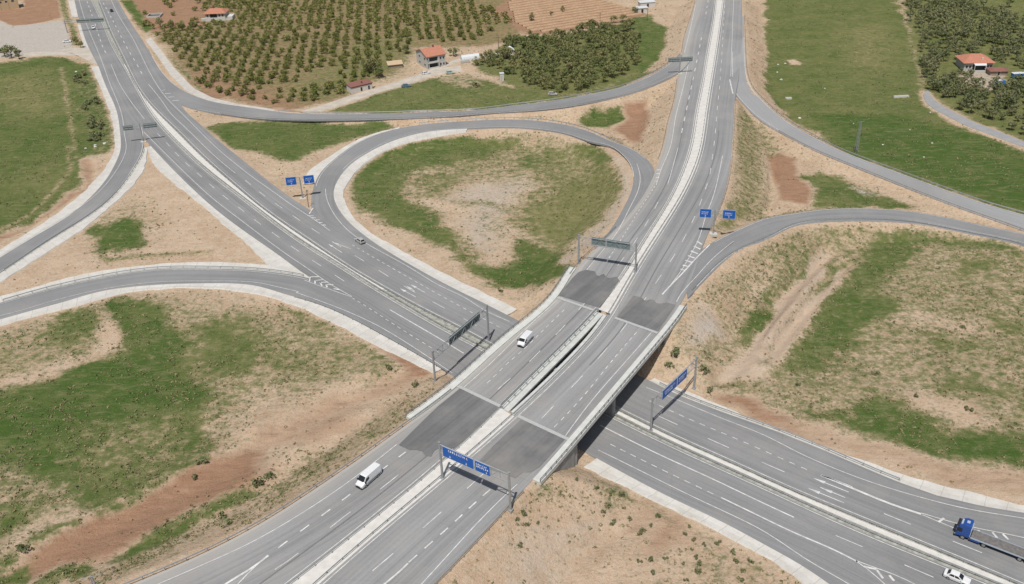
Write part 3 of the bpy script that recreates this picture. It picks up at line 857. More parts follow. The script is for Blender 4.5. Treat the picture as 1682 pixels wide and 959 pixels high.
# north-west corner: yard, red field, verges
cover("T1 0,20 150,50 140,-30 360,-30 388,110 250,145 80,162 0,128 P -60,30 -60,0", 1.5, .5, red=.85, grass=.03)
cover("T1 0,130 80,165 400,128 430,220 470,310 440,335 170,345 0,365 P -60,100 -60,35", 1.2, .3, pale=1., grass=.03, red=0)
cover("T1 360,-20 425,0 445,110 490,200 520,290 450,285 425,140 388,105", 1.5, .5, grass=.6, tone=.4)
cover("T1 745,0 840,0 900,120 960,185 915,205 850,125 800,60", 1.5, .5, grass=.92, tone=.9)
cover("T1 1020,310 1120,400 1240,550 1300,600 1210,560 1100,420", 1.5, .5, grass=.75, tone=.8)
cover("T1 930,290 960,310 1040,430 1000,390", 1, .3, grass=.8, tone=.7)
_road = np.clip((DMIN - 0.6) / 1.8, 0, 1)
COVER['grass'] *= 0.45 + 0.55 * _road
COVER['red'] = np.clip(COVER['red'] + 0.12 * (vnoise(XX, YY, 31, 1 / 25.) - .4), 0, 1)
for k, a in COVER.items():
    at = gme.attributes.new(k, 'FLOAT', 'POINT')
    at.data.foreach_set('value', a.astype(np.float32).ravel())

m_, nt, b_ = new_mat('ground_cover')
geo = N(nt, 'NewGeometry'); pos = geo.outputs['Position']
A_ = {k: N(nt, 'Attribute', attribute_name=k).outputs['Fac'] for k in COVER}
n_big = noise(nt, pos, 0.09, 5, .6)
n_mid = noise(nt, pos, 0.42, 6, .68)
n_fin = noise(nt, pos, 2.4, 5, .7)
mpv = N(nt, 'Mapping'); mpv.inputs['Rotation'].default_value = (0, 0, .5); mpv.inputs['Scale'].default_value = (.18, .7, 1)
L(nt, pos, mpv.inputs[0])
n_str = noise(nt, mpv.outputs[0], 1.0, 5, .65)
nsum = math_n(nt, 'ADD', math_n(nt, 'MULTIPLY', n_mid, .5), math_n(nt, 'ADD', math_n(nt, 'MULTIPLY', n_str, .3), math_n(nt, 'MULTIPLY', n_fin, .2)))
# soils
sand = mixc(nt, maprange(nt, n_big, .35, .65, 0, 1), (0.56, 0.425, 0.305), (0.46, 0.33, 0.225))
sand = mixc(nt, maprange(nt, n_mid, .42, .68, 0, .7), sand, (0.60, 0.49, 0.375))
sand = mixc(nt, maprange(nt, n_str, .55, .75, 0, .5), sand, (0.36, 0.28, 0.20))
redf = maprange(nt, math_n(nt, 'ADD', A_['red'], math_n(nt, 'MULTIPLY', math_n(nt, 'SUBTRACT', nsum, .5), 1.6)), .2, .8, 0, 1)
soil = mixc(nt, redf, sand, mixc(nt, maprange(nt, n_str, .35, .7), (0.37, 0.225, 0.145), (0.29, 0.17, 0.11)))
palf = maprange(nt, math_n(nt, 'ADD', A_['pale'], math_n(nt, 'MULTIPLY', math_n(nt, 'SUBTRACT', nsum, .5), .8)), .15, .85, 0, 1)
soil = mixc(nt, palf, soil, (0.47, 0.43, 0.385))
soil = mixc(nt, 1.0, soil, maprange(nt, n_fin, .2, .8, .78, 1.2), 'MULTIPLY')
n_grit = noise(nt, pos, 7.0, 3, .7)
soil = mixc(nt, maprange(nt, n_grit, .6, .78, 0, .45), soil, (0.26, 0.21, 0.15))
# vegetation
tonef = maprange(nt, math_n(nt, 'ADD', A_['tone'], math_n(nt, 'MULTIPLY', math_n(nt, 'SUBTRACT', n_big, .5), 1.6)), .0, 1.0, 0, 1)
veg = mixc(nt, tonef, (0.20, 0.195, 0.078), (0.07, 0.118, 0.027))
veg = mixc(nt, maprange(nt, n_mid, .48, .72, 0, .42), veg, (0.043, 0.08, 0.018))
veg = mixc(nt, maprange(nt, n_str, .5, .74, 0, .75), veg, (0.235, 0.215, 0.11))
veg = mixc(nt, 1.0, veg, maprange(nt, n_fin, .2, .8, .66, 1.34), 'MULTIPLY')
# thin dry growth creeping over the bare soil
n_dry = noise(nt, pos, 1.1, 6, .75)
dryf = maprange(nt, math_n(nt, 'ADD', math_n(nt, 'MULTIPLY', A_['grass'], .9), math_n(nt, 'MULTIPLY', math_n(nt, 'SUBTRACT', n_dry, .5), 2.6)), .20, .66, 0, .85)
soil = mixc(nt, dryf, soil, mixc(nt, maprange(nt, n_mid, .4, .6), (0.275, 0.23, 0.13), (0.14, 0.148, 0.066)))
gf = math_n(nt, 'ADD', A_['grass'], math_n(nt, 'MULTIPLY', math_n(nt, 'SUBTRACT', nsum, .5), 3.2))
gf = maprange(nt, gf, .28, .82, 0, 1, True)
col = mixc(nt, gf, soil, veg)
L(nt, col, b_.inputs['Base Color'])
b_.inputs['Roughness'].default_value = .95
b_.inputs['Specular IOR Level'].default_value = .1
bp = N(nt, 'Bump'); bp.inputs['Strength'].default_value = .75; bp.inputs['Distance'].default_value = .5
L(nt, math_n(nt, 'ADD', n_fin, math_n(nt, 'MULTIPLY', n_mid, 1.5)), bp.inputs['Height'])
L(nt, bp.outputs[0], b_.inputs['Normal'])
gme.materials.append(m_)

# ------------------------------------------------------------------ road paint, fresh patches, joints
def toward(A, B, d, i0=0.0, i1=1.0):
    n = int(arclen(A)[-1] / 2.0) + 2
    a, b = resample(A, n), resample(B, n)
    v = b - a; w = np.linalg.norm(v[:, :2], axis=1)[:, None]
    p = a + v / w * d
    return p[int(i0 * n):int(i1 * n)]


def ribbon(path, w, lift):
    nrm = normals2(path) * w / 2
    l = path.copy(); r = path.copy()
    l[:, :2] += nrm; r[:, :2] -= nrm
    l[:, 2] += lift; r[:, 2] += lift
    n = len(path)
    v = np.vstack([r, l])
    f = [(i, i + 1, n + i + 1, n + i) for i in range(n - 1)]
    return v, f


def line(parent, pts, w=0.19, lift=0.045, sig=3.0, ready=False, name='edge_line'):
    p = pts if ready else spline(pts, step=2.0, sig=sig)
    v, f = ribbon(p, w, lift)
    return mesh_obj(name, v, f, M['paint'], parent)


def dashes(parent, pts, anchor, period=13.0, length=5.2, w=0.2, lift=0.045, short=False, ready=False):
    p = pts if ready else spline(pts, step=0.5, sig=3.0)
    s = arclen(p)
    a = np.argmin(np.linalg.norm(p[:, :2] - anchor[:2], axis=1))
    s0 = (s[a] - length / 2) % period
    vs, fs = [], []
    k = s0
    while k + length < s[-1]:
        q = np.stack([np.interp(np.linspace(k, k + length, 3), s, p[:, c]) for c in range(3)], axis=1)
        v, f = ribbon(q, w, lift)
        if short:
            n = len(vs); vs += list(v); fs += [tuple(i + n for i in ff) for ff in f]
        else:
            mesh_obj('lane_dash', v, f, M['paint'], parent)
        k += period
    if short and vs:
        o = mesh_obj('short_dashes', vs, fs, M['paint'], parent); o['kind'] = 'stuff'


def pz(px, py): return unproject(px, py, 0.0)


line(road_low_n, offset(T['BN_in'], 0.55)[::2], ready=True)
line(road_low_n, trace("T1 700,0 760,120 830,230 900,370 980,520 1070,640 P 292.5,180 318.6,206.2 343.5,231 372.3,257.2 400,279.4 413.6,290 449,314.9 485.6,341 508,355 541.8,379"))
line(road_low_n, trace("T1 935,530 1050,680 P 275.5,180 292.5,198.3 325.2,229.7 356.6,259.8 386.7,284.6"), name='lane_line')
dashes(road_low_n, trace("T1 640,0 690,90 750,205 800,300 862,405 908,490"), U('T1', 800, 300), w=.34)
dashes(road_low_n, trace("P 398,292 407.1,299.4 430.6,318.8 457.4,337.7 486.6,358 517.6,378.9 589.6,423.8 629.1,448.3 672,475 720.4,501 768.8,527.5 815,552"), pz(457.4, 337.7))
dashes(road_low_n, trace("P 1060,673.5 1098.1,691 1179.2,727.5 1268.3,766.7 1370,810 1470,851.1 1585.6,897.2 1700,943"), pz(1179.2, 727.5))
dashes(road_low_n, trace("P 574.2,399.6 612,421.9 664.4,451.9 730.3,489.2 778.7,515.3 830,543"), pz(612, 421.9), 2.7, 1.3, short=True)
dashes(road_low_n, trace("N3 820,660 1075,780 1410,920 Q4 65,145 305,250"), U('N3', 1075, 780), 2.7, 1.3, short=True)
line(aux, trace("N3 850,600 1100,700 1350,805 1649,925 Q4 200,120 400,210 700,325 1000,415 1300,490 1649,545 P 1720,858"))
line(loop_w, trace("X6 668,520 670,560 690,620 750,710 820,775 M2 760,650 980,770 1200,900 1330,959 N2 1400,90 1600,185"))
line(road_low_n, trace("Q4 370,275 600,370 870,480 1010,522"), w=.55, name='gore_line')
line(road_low_n, trace("Q4 1000,520 1190,600 1420,690"), name='gore_line')
line(road_low_n, trace("Q4 1000,512 1190,570 1350,610 1649,665 P 1720,893"), name='gore_line')
line(road_low_s, T['BS_line'][::2], ready=True)
line(road_low_s, trace("T1 700,405 760,540 840,660 910,750"), name='lane_line')
dashes(road_low_s, trace("T1 545,0 585,110 627,237 645,290 685,365"), U('T1', 645, 290), w=.34)
dashes(road_low_s, trace("T1 950,800 P 276.1,237.3 290.9,253.5 307.9,270 327.8,287.5 348,305.6 371.1,324.7 396.4,343.9 423.2,364.6 453.5,386.4 486.1,409.8 521.6,433 559.1,457.8 602.3,485.3"), pz(423.2, 364.6))
line(road_low_s, trace("T1 905,830 P 251.3,231.7 265,245.4 284.6,265 309.5,289.2 360,334.5 392.7,359.3 425.4,384.2 451.6,403.8 480,424 506.2,441.5 534.9,461.8 565,480 578,487"))
line(road_low_s, trace("P 500,460 508.8,464.4 536,472.9 553,479.4 578,488"), name='gore_line')
line(road_low_s, trace("N2 845,110 1000,200 1180,305 1310,385"), w=.3, name='lane_line')
line(road_low_s, trace("Q3 560,-40 640,0 900,130 1250,290 1649,480 Q4 200,540"), w=.3, name='lane_line')
dashes(road_low_s, trace("P 578,489 N2 650,60 760,130 960,260 1090,340 1190,402"), U('N2', 760, 130), 2.7, 1.4, short=True)
dashes(road_low_s, trace("P 1340,866 1392.9,888.1 1509.1,938 1620,985"), pz(1392.9, 888.1))
dashes(road_low_s, trace("Q3 590,62 625,80 1180,350 1290,402"), U('Q3', 1180, 350), 2.7, 1.4, short=True)
line(ramp_s, trace("N2 250,0 500,90 750,200 1000,350 1240,510"))
line(ramp_s, trace("Q3 545,115 800,240 1100,390 1400,530 1649,660 Q4 250,790 540,955 P 1450,995"))
line(road_low_s, trace("Q3 1320,415 1649,575 Q4 250,660 450,740 600,820"), w=.34, name='gore_line')
line(road_low_s, trace("Q4 590,815 680,880 760,950 P 1470,975"), name='gore_line')
line(road_low_s, trace("Q4 590,812 720,860 830,900 940,950 P 1530,975"), name='gore_line')
line(ramp_w, trace("T1 500,0 530,110 590,260 640,380 690,520 740,640 775,760 785,850 M1 795,20 770,90 700,200 600,310 450,420 230,550 0,692 P -40,442"))
line(ramp_w, toward(T['RL_b'], T['RL_a'], 1.0, .30), ready=True)
line(ramp_s, toward(T['RB_a'], T['RB_b'], 0.9, 0, .36), ready=True)
line(ramp_s, trace("P -30,524 N1 0,150 230,85 M1 620,905 800,875 1050,852 1300,850 1649,862 M2 150,890 300,925 N2 250,0"))
line(loop_w, toward(T['RS_b'], T['RS_a'], 1.1, .16, .62), ready=True)
line(loop_w, toward(T['RS_a'], T['RS_b'], .8, .14, .66), ready=True)
for rd, a, b in ((loop_e, 'RR_a', 'RR_b'), (ramp_e, 'RD_a', 'RD_b'), (ramp_n, 'RU_a', 'RU_b')):
    line(rd, toward(T[a], T[b], .7, .16, .97), ready=True)
    line(rd, toward(T[b], T[a], .8, .05, .97), ready=True)
# high road
line(road_high_l, toward(T['AL_r'], T['AL_l'], .8), ready=True)
line(road_high_r, toward(T['AR_l'], T['AR_r'], .9), ready=True)
line(road_high_l, trace("T3 1160,30 1120,210 1090,330", 'A'))
line(road_high_l, trace("T3 1120,370 1080,560 1030,760 990,959 M3 950,130 912,245", 'A'))
line(road_high_l, trace("M3 985,240 1020,120 1050,10", 'A'), name='lane_line')
dashes(road_high_l, trace("T3 1240,0 1195,250 1150,470 1105,680 1065,870", 'A'), on_high(*[840 + 1105 / 3.835, 680 / 3.835]), w=.34)
dashes(road_high_l, trace("M3 970,265 935,330 890,420 830,520 740,660 N3 430,105 313,235 165,385 10,530 N2 1600,545 1450,690 Q2 1030,168 750,390 430,635 70,905 P 340,985", 'A'), on_high(840 + 313 / 3.835, 480 + 235 / 3.835))
line(road_high_l, trace("M3 790,110 812,190 795,290 735,410 655,560 565,670 470,785", 'A'))
line(road_high_l, trace("N3 290,50 140,185 0,320 N2 1500,430 1310,600", 'A'))
line(road_high_l, trace("Q2 890,80 560,335 200,570 0,685 Q1 1300,830 1000,959 P 180,995", 'A'))
dashes(road_high_l, trace("M3 905,250 850,335 790,425 740,510 650,650 590,745", 'A'), on_high(840 + 790 / 3.835, 240 + 425 / 3.835), 2.7, 1.4, short=True)
dashes(road_high_l, trace("N3 360,85 130,310 20,410 N2 1610,425 1520,515 1440,590", 'A'), on_high(840 + 130 / 3.835, 480 + 310 / 3.835), 2.7, 1.4, short=True)
dashes(road_high_l, trace("Q2 950,125 832,212 615,380 443,510 165,715 100,765", 'A'), on_high(420 + 443 / 3.835, 709 + 510 / 3.835), 5.2, 2.2, w=.3, short=True)
line(road_high_l, trace("Q2 80,780 0,842 Q1 1430,955 P 330,990", 'A'), w=.45, name='gore_line')
line(road_high_l, trace("Q2 60,795 -60,905 P 375,975 340,1000", 'A'), name='gore_line')
dashes(road_high_r, trace("T3 1345,0 1320,430 1310,560 1295,700 1280,880 M3 1262,100 1250,180 1222,272 1147,462 1097,563 1033,677 957,792 905,870 845,959 N3 703,230 577,383 427,550 253,730 90,900 Q2 1440,260 1160,515 840,790 640,959 P 530,1010", 'A'), on_high(840 + 577 / 3.835, 480 + 383 / 3.835))
line(road_high_r, trace("M3 1330,60 1300,210 1260,350 1215,470 1190,560 1120,700 1060,800 990,890", 'A'))
line(road_high_r, trace("M3 1250,620 1150,720 1060,820 990,890 950,935", 'A'), w=.4, name='gore_line')
dashes(road_high_r, trace("N3 800,240 660,400 500,600 330,790 250,870", 'A'), on_high(840 + 660 / 3.835, 480 + 400 / 3.835), 2.7, 1.4, short=True)
dashes(road_high_r, trace("Q2 1500,345 1460,380 1400,430 1280,545 1145,665 940,845", 'A'), on_high(420 + 1280 / 3.835, 709 + 545 / 3.835), 4.2, 2.2, w=.3, short=True)
line(road_high_r, trace("Q2 960,830 890,895 800,970", 'A'), w=.4, name='gore_line')
line(road_high_r, trace("M3 1400,600 1250,725 1140,850 1050,955 N3 1040,60", 'A'))
line(road_high_r, trace("N3 880,255 700,460 500,690 340,905", 'A'))
line(road_high_r, trace("Q2 1649,330 1550,420 1300,680 1050,955 P 650,1005", 'A'))
line(road_high_r, trace("T3 1400,0 1392,200 1382,480", 'A'))
line(road_high_r, trace("T3 1375,500 1395,590", 'A'), w=.5, name='gore_line')


def bars(parent, pairs, mode, w=.42):
    for p, q in pairs:
        f = (lambda t: on_high(*t)) if mode == 'A' else (lambda t: pz(*t))
        line(parent, np.array([f(p), f(q)]), w, .05, sig=0, name='chevron_bar')


def cp(c, u, v): return (CROP[c][0] + u / CROP[c][2], CROP[c][1] + v / CROP[c][2])


_k = lambda x0, y0, s, *pts: [((x0 + a / s, y0 + b / s), (x0 + c / s, y0 + d / s)) for a, b, c, d in pts]
bars(road_low_s, _k(480, 380, 7.645, (228, 570, 215, 632), (290, 615, 285, 660), (350, 640, 375, 685), (425, 668, 440, 705), (235, 572, 340, 570), (290, 618, 400, 605), (350, 645, 450, 635), (430, 670, 520, 668), (520, 720, 600, 735)), 0)
bars(road_low_n, _k(360, 290, 7.645, (1130, 470, 1180, 395), (1110, 490, 1190, 495), (1165, 515, 1215, 520), (1215, 545, 1265, 545), (1250, 575, 1300, 580), (1300, 605, 1340, 612)), 0)
bars(road_high_r, _k(840, 240, 3.835, (1170, 600, 1200, 620), (1150, 630, 1190, 650), (1130, 660, 1175, 680), (1112, 690, 1155, 706), (1095, 720, 1135, 732), (1080, 750, 1110, 758), (1065, 775, 1090, 782)), 'A', .6)
bars(road_high_l, _k(840, 240, 3.835, (915, 150, 945, 150), (912, 175, 938, 172), (910, 200, 930, 197), (908, 222, 922, 220)), 'A', .6)
bars(road_low_n, _k(1252, 709, 3.835, (1110, 570, 1145, 545), (1360, 620, 1400, 690), (1450, 635, 1480, 670), (1515, 645, 1550, 680)), 0, .45)
bars(road_low_s, _k(1252, 709, 3.835, (640, 850, 720, 868), (720, 870, 760, 925), (800, 905, 830, 940)), 0, .45)
bars(road_low_n, _k(0, 0, 3.835, (1020, 570, 1040, 565), (1040, 590, 1075, 588), (1060, 612, 1100, 610), (1085, 635, 1125, 632)), 0, .5)


def arrow(tip, tail, fork=False, mirror=1):
    """painted lane arrow, head at tip"""
    a, b = pz(*tip), pz(*tail)
    d = (b - a)[:2]; Ls = np.linalg.norm(d); d /= Ls; n = np.array([-d[1], d[0]])
    P = lambda s, t: tuple(a[:2] + d * s + n * t) + (0.05,)
    v = [P(0, 0), P(2.6, .42), P(2.6, .11), P(Ls, .11), P(Ls, -.11), P(2.6, -.11), P(2.6, -.42)]
    f = [(0, 6, 5, 2, 1), (5, 4, 3, 2)]
    if fork:
        v += [P(3.2, .16), P(4.6, .16), P(3.4, 1.3), P(4.4, 1.75), P(1.6, 1.7)]
        if mirror < 0:
            v[7:] = [P(3.2, -.16), P(4.6, -.16), P(3.4, -1.3), P(4.4, -1.75), P(1.6, -1.7)]
        f += [(7, 8, 10, 9), (9, 10, 11)] if mirror > 0 else [(7, 9, 10, 8), (9, 11, 10)]
    mesh_obj('lane_arrow', v, f, M['paint'], road_low_n)


arrow((539, 400.5), (562, 415)); arrow((546, 398), (576, 408.5), False, 1)
arrow((656.5, 473.5), (683, 488)); arrow((667, 469.5), (681, 478)); arrow((674, 467), (698, 480.5))
arrow((1326, 801.5), (1386, 826)); arrow((1335, 785), (1394, 808.5), False, -1); arrow((1346, 800.5), (1385, 816))
line(road_low_n, trace("P 1349,781 1375,790 1400,800"), w=.28, name='lane_line')


def poly_sheet(name, pts, mat, parent, lift, mode='A'):
    v = np.array([on_high(*p) if mode == 'A' else pz(*p) for p in pts])
    # dense rim so that the sheet follows the road
    v[:, 2] += lift
    bm = bmesh.new()
    f = bm.faces.new([bm.verts.new(tuple(q)) for q in v])
    bmesh.ops.triangulate(bm, faces=[f])
    bmesh.ops.recalc_face_normals(bm, faces=bm.faces)
    me = bpy.data.meshes.new(name); bm.to_mesh(me); bm.free()
    uvl = me.uv_layers.new(name='UVMap')
    dirv = np.array([.62, .78])
    for lp in me.loops:
        co = me.vertices[lp.vertex_index].co
        uvl.data[lp.index].uv = (co.x * dirv[0] + co.y * dirv[1], -co.x * dirv[1] + co.y * dirv[0])
    if me.polygons and me.polygons[0].normal.z < 0: me.flip_normals()
    o = bpy.data.objects.new(name, me); COL.objects.link(o); me.materials.append(mat); o.parent = parent
    return o


M['asphalt_fresh'] = asphalt_mat('asphalt_fresh', (0.152, 0.153, 0.155), 0.10)
poly_sheet('asphalt_patch', [(950, 447), (962.8, 443.2), (977.2, 445.9), (980, 452), (984, 453.5), (991.6, 449.8), (996, 455), (1002, 457), (1007, 455.5), (1013.8, 455), (1017, 461), (1003, 482), (986, 506), (917, 485.5), (940, 457)], M['asphalt_fresh'], road_high_l, .07)
poly_sheet('asphalt_patch', [(1040, 486), (1053, 488), (1058, 493), (1061, 494), (1068, 492), (1074, 492.7), (1078, 498), (1084, 499), (1095, 497), (1110, 501), (1098, 519), (1081, 544), (1071.6, 544), (1013, 521.5)], M['asphalt_fresh'], road_high_r, .07)
poly_sheet('asphalt_patch', [(755, 638.5), (822, 669), (800, 690), (770, 717), (745, 737), (730, 739), (719, 737), (713, 741), (708, 750), (699, 749), (693, 741), (684, 739), (672, 739), (664, 735), (655, 731), (690, 696), (720, 667)], M['asphalt_fresh'], road_high_l, .07)
poly_sheet('asphalt_patch', [(858, 687), (930, 719), (908, 744), (886, 768), (872, 776), (860, 776), (846, 786), (828, 778), (806, 772), (787, 757), (810, 733)], M['asphalt_fresh'], road_high_r, .07)
M['joint'] = simple_mat('expansion_joint', (0.42, 0.43, 0.42), .7)
for rd, a, b in ((road_high_l, (916, 489), (979, 511)), (road_high_r, (1010, 522), (1080, 547)), (road_high_l, (752, 634), (825, 669)), (road_high_r, (850, 683), (934, 722))):
    line(rd, np.array([on_high(*a), on_high(*b)]), .9, .09, sig=0, name='joint_strip').data.materials[0] = M['joint']

M['seam'] = simple_mat('paving_seam', (0.17, 0.17, 0.17), .9)
for rd, A1, B1, dd, f0, f1 in ((road_high_l, 'AL_r', 'AL_l', 5.3, .30, 1.0), (road_high_r, 'AR_l', 'AR_r', 5.6, .45, .8)):
    line(rd, toward(T[A1], T[B1], dd, f0, f1), .30, .035, ready=True, name='paving_seam').data.materials[0] = M['seam']

# ------------------------------------------------------------------ overpass bridge
def sweep(path, prof, closed=True):
    """sweep a (lateral, height) profile along a path; lateral positive = left of travel"""
    nrm = normals2(path)
    n, k = len(path), len(prof)
    V = np.zeros((n, k, 3))
    for j, (o, h) in enumerate(prof):
        V[:, j, :2] = path[:, :2] + nrm * o
        V[:, j, 2] = path[:, 2] + h
    F = []
    kk = k if closed else k - 1
    for i in range(n - 1):
        for j in range(kk):
            F.append((i * k + j, i * k + (j + 1) % k, (i + 1) * k + (j + 1) % k, (i + 1) * k + j))
    if closed:
        F.append(tuple(range(k - 1, -1, -1))); F.append(tuple((n - 1) * k + j for j in range(k)))
    return V.reshape(-1, 3), F


def swept(name, path, prof, mat, parent=None, closed=True, step=3.0):
    p = resample(path, max(2, int(arclen(path)[-1] / step) + 1))
    v, f = sweep(p, prof, closed)
    return mesh_obj(name, v, f, mat, parent)


def seg_between(line_, pa, pb):
    return between(line_, pa, pb)


bridge = empty('overpass_bridge', ((J_near[1] + J_far[2]) / 2 * np.array([1, 1, 0])))
tag(bridge, 'concrete road bridge with two parallel decks crossing over the lower dual carriageway', 'bridge')
_bl = Vector(bridge.location)


def bpart(o):
    o.parent = bridge
    o.matrix_parent_inverse = Matrix.Translation(-_bl)
    return o


def cutline(k, ext=0.0):
    l = T[k]
    s1 = side_of(_jn, l[:, :2]) / np.linalg.norm(_jn[1] - _jn[0]); s2 = side_of(_jf, l[:, :2]) / np.linalg.norm(_jf[1] - _jf[0])
    return l[(s1 > -ext) & (s2 < ext)]


for l, r in (('AL_l', 'AL_r'), ('AR_l', 'AR_r')):
    a, b = cutline(l, 0.6), cutline(r, 0.6)
    n = 24
    a, b = resample(a, n), resample(b, n)
    d = (b - a); d /= np.linalg.norm(d[:, :2], axis=1)[:, None]; d[:, 2] = 0
    gap_w = float(np.median([np.min(np.linalg.norm(cutline('AR_l')[:, :2] - q, axis=1)) for q in cutline('AL_r')[::6, :2]]))
    oa, ob = (1.95, gap_w * .5) if l == 'AL_l' else (gap_w * .5 - .85, 1.95)
    print('gap', gap_w)
    A1 = a - d * oa; B1 = b + d * ob
    rows = []
    for q, dz in ((A1, -.08), (B1, -.08), (B1, -.55), (B1 - d * 1.6, -.75), (B1 - d * 2.6, -1.5), (A1 + d * 2.6, -1.5), (A1 + d * 1.6, -.75), (A1, -.55)):
        w = q.copy(); w[:, 2] += dz; rows.append(w)
    V = np.stack(rows, axis=1); k = 8
    F = [(i * k + j, i * k + (j + 1) % k, (i + 1) * k + (j + 1) % k, (i + 1) * k + j) for i in range(n - 1) for j in range(k)]
    F += [tuple(range(k - 1, -1, -1)), tuple((n - 1) * k + j for j in range(k))]
    o = bpart(mesh_obj('deck', V.reshape(-1, 3), F, M['concrete']))
    # drip edge beams
M['rail_dark'] = simple_mat('weathered_railing', (0.19, 0.2, 0.205), .6, .2)
M['walkway'] = simple_mat('walkway_concrete', (0.56, 0.565, 0.535), .85, var=.1, scale=.6)
walk_l = cutline('AL_l', 16.0); walk_r = cutline('AR_r', 15.0)
# travel direction top -> bottom: outer side of AL_l is right (-), outer side of AR_r is left (+)
for w_, s in ((walk_l, -1), (walk_r, 1)):
    pr = [(s * .12, -.4), (s * .12, .22), (s * 1.75, .25), (s * 1.75, .42), (s * 2.05, .42), (s * 2.05, -.55)]
    bpart(swept('walkway', w_, pr if s > 0 else pr[::-1], M['walkway']))
    rl = bpart(swept('railing', w_, [(s * 1.85, 1.12), (s * 1.97, 1.12), (s * 1.97, 1.23), (s * 1.85, 1.23)], M['rail_dark']))
    mb = MB(); p = resample(w_, int(arclen(w_)[-1] / 2.0)); nn = normals2(p)
    for q, nv in zip(p, nn):
        c = q[:2] + nv * s * 1.91
        mb.box(c[0] - .07, c[0] + .07, c[1] - .07, c[1] + .07, q[2] + .40, q[2] + 1.16)
    po = bpart(mb.obj('railing_posts', M['rail_dark'])); po['kind'] = 'stuff'
    rm = bpart(swept('railing_midrail', w_, [(s * 1.89, .8), (s * 1.93, .8), (s * 1.93, .85), (s * 1.89, .85)], M['rail_dark']))
for k, s in (('AL_r', 1), ('AR_l', -1)):
    w_ = cutline(k, .8)
    pr = [(s * .03, -.3), (s * .03, .28), (s * .42, .28), (s * .42, -.6)]
    bpart(swept('inner_kerb', w_, pr if s > 0 else pr[::-1], M['walkway']))
    if s > 0:      # open lattice railing beside the gap
        for h in (.55, .8, 1.05):
            bpart(swept('lattice_rail', w_, [(s * .2, h), (s * .27, h), (s * .27, h + .07), (s * .2, h + .07)], M['galv']))
        for h in (.3, 1.1):
            bpart(swept('lattice_rail', w_, [(s * 1.0, h - .9), (s * 1.07, h - .9), (s * 1.07, h - .83), (s * 1.0, h - .83)], M['galv']))
        mb = MB(); p = resample(w_, int(arclen(w_)[-1] / 2.4)); nn = normals2(p)
        for q, nv in zip(p, nn):
            c0 = q[:2] + nv * .23; c1 = q[:2] + nv * 1.03
            mb.box(c0[0] - .06, c0[0] + .06, c0[1] - .06, c0[1] + .06, q[2] + .2, q[2] + 1.1)
            mb.tube((c0[0], c0[1], q[2] + .85), (c1[0], c1[1], q[2] + .2), .06, n=5)
            mb.tube((c0[0], c0[1], q[2] + .22), (c1[0], c1[1], q[2] + .2), .06, n=5)
        po = bpart(mb.obj('lattice_posts', M['galv'])); po['kind'] = 'stuff'
    else:
        bpart(swept('beam_rail', w_, [(-.2, .55), (-.12, .6), (-.2, .7), (-.12, .8), (-.2, .85)], M['galv'], closed=False))


def wall(name, a, b, th, z0, z1a, z1b, mat):
    """upright wall from a to b, thickness to the left"""
    a = np.array(a[:2]); b = np.array(b[:2]); d = (b - a) / np.linalg.norm(b - a); n = np.array([-d[1], d[0]]) * th
    v = [(*a, z0), (*b, z0), (*(b + n), z0), (*(a + n), z0), (*a, z1a), (*b, z1b), (*(b + n), z1b), (*(a + n), z1a)]
    return bpart(mesh_obj(name, v, [(0, 3, 2, 1), (4, 5, 6, 7), (0, 1, 5, 4), (1, 2, 6, 5), (2, 3, 7, 6), (3, 0, 4, 7)], mat))


dj = (_jn[1] - _jn[0]) / np.linalg.norm(_jn[1] - _jn[0]); nj = np.array([-dj[1], dj[0]])      # nj points away from camera
df = (_jf[1] - _jf[0]) / np.linalg.norm(_jf[1] - _jf[0]); nf = np.array([-df[1], df[0]])
na, nb = _jn[0] - dj * 1.3, _jn[1] + dj * 1.3
fa, fb = _jf[0] - df * 1.3, _jf[1] + df * 1.3
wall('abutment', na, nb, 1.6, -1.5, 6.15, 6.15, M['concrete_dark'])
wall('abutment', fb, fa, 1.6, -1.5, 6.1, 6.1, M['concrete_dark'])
# backwalls and wing walls under the walkways
for w_, s in ((walk_l, -1), (walk_r, 1)):
    s1 = side_of(_jn, w_[:, :2]); s2 = side_of(_jf, w_[:, :2])
    for part in (w_[s1 < 15], w_[s2 > -15]):
        pr = [(s * 1.2, -.35), (s * 1.72, -.35), (s * 1.72, -7.6), (s * 1.2, -7.6)]
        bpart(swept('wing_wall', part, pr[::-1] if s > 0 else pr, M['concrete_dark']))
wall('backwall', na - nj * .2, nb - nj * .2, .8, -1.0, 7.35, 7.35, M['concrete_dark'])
wall('backwall', fb + nf * .2, fa + nf * .2, .8, -1.0, 7.35, 7.35, M['concrete_dark'])
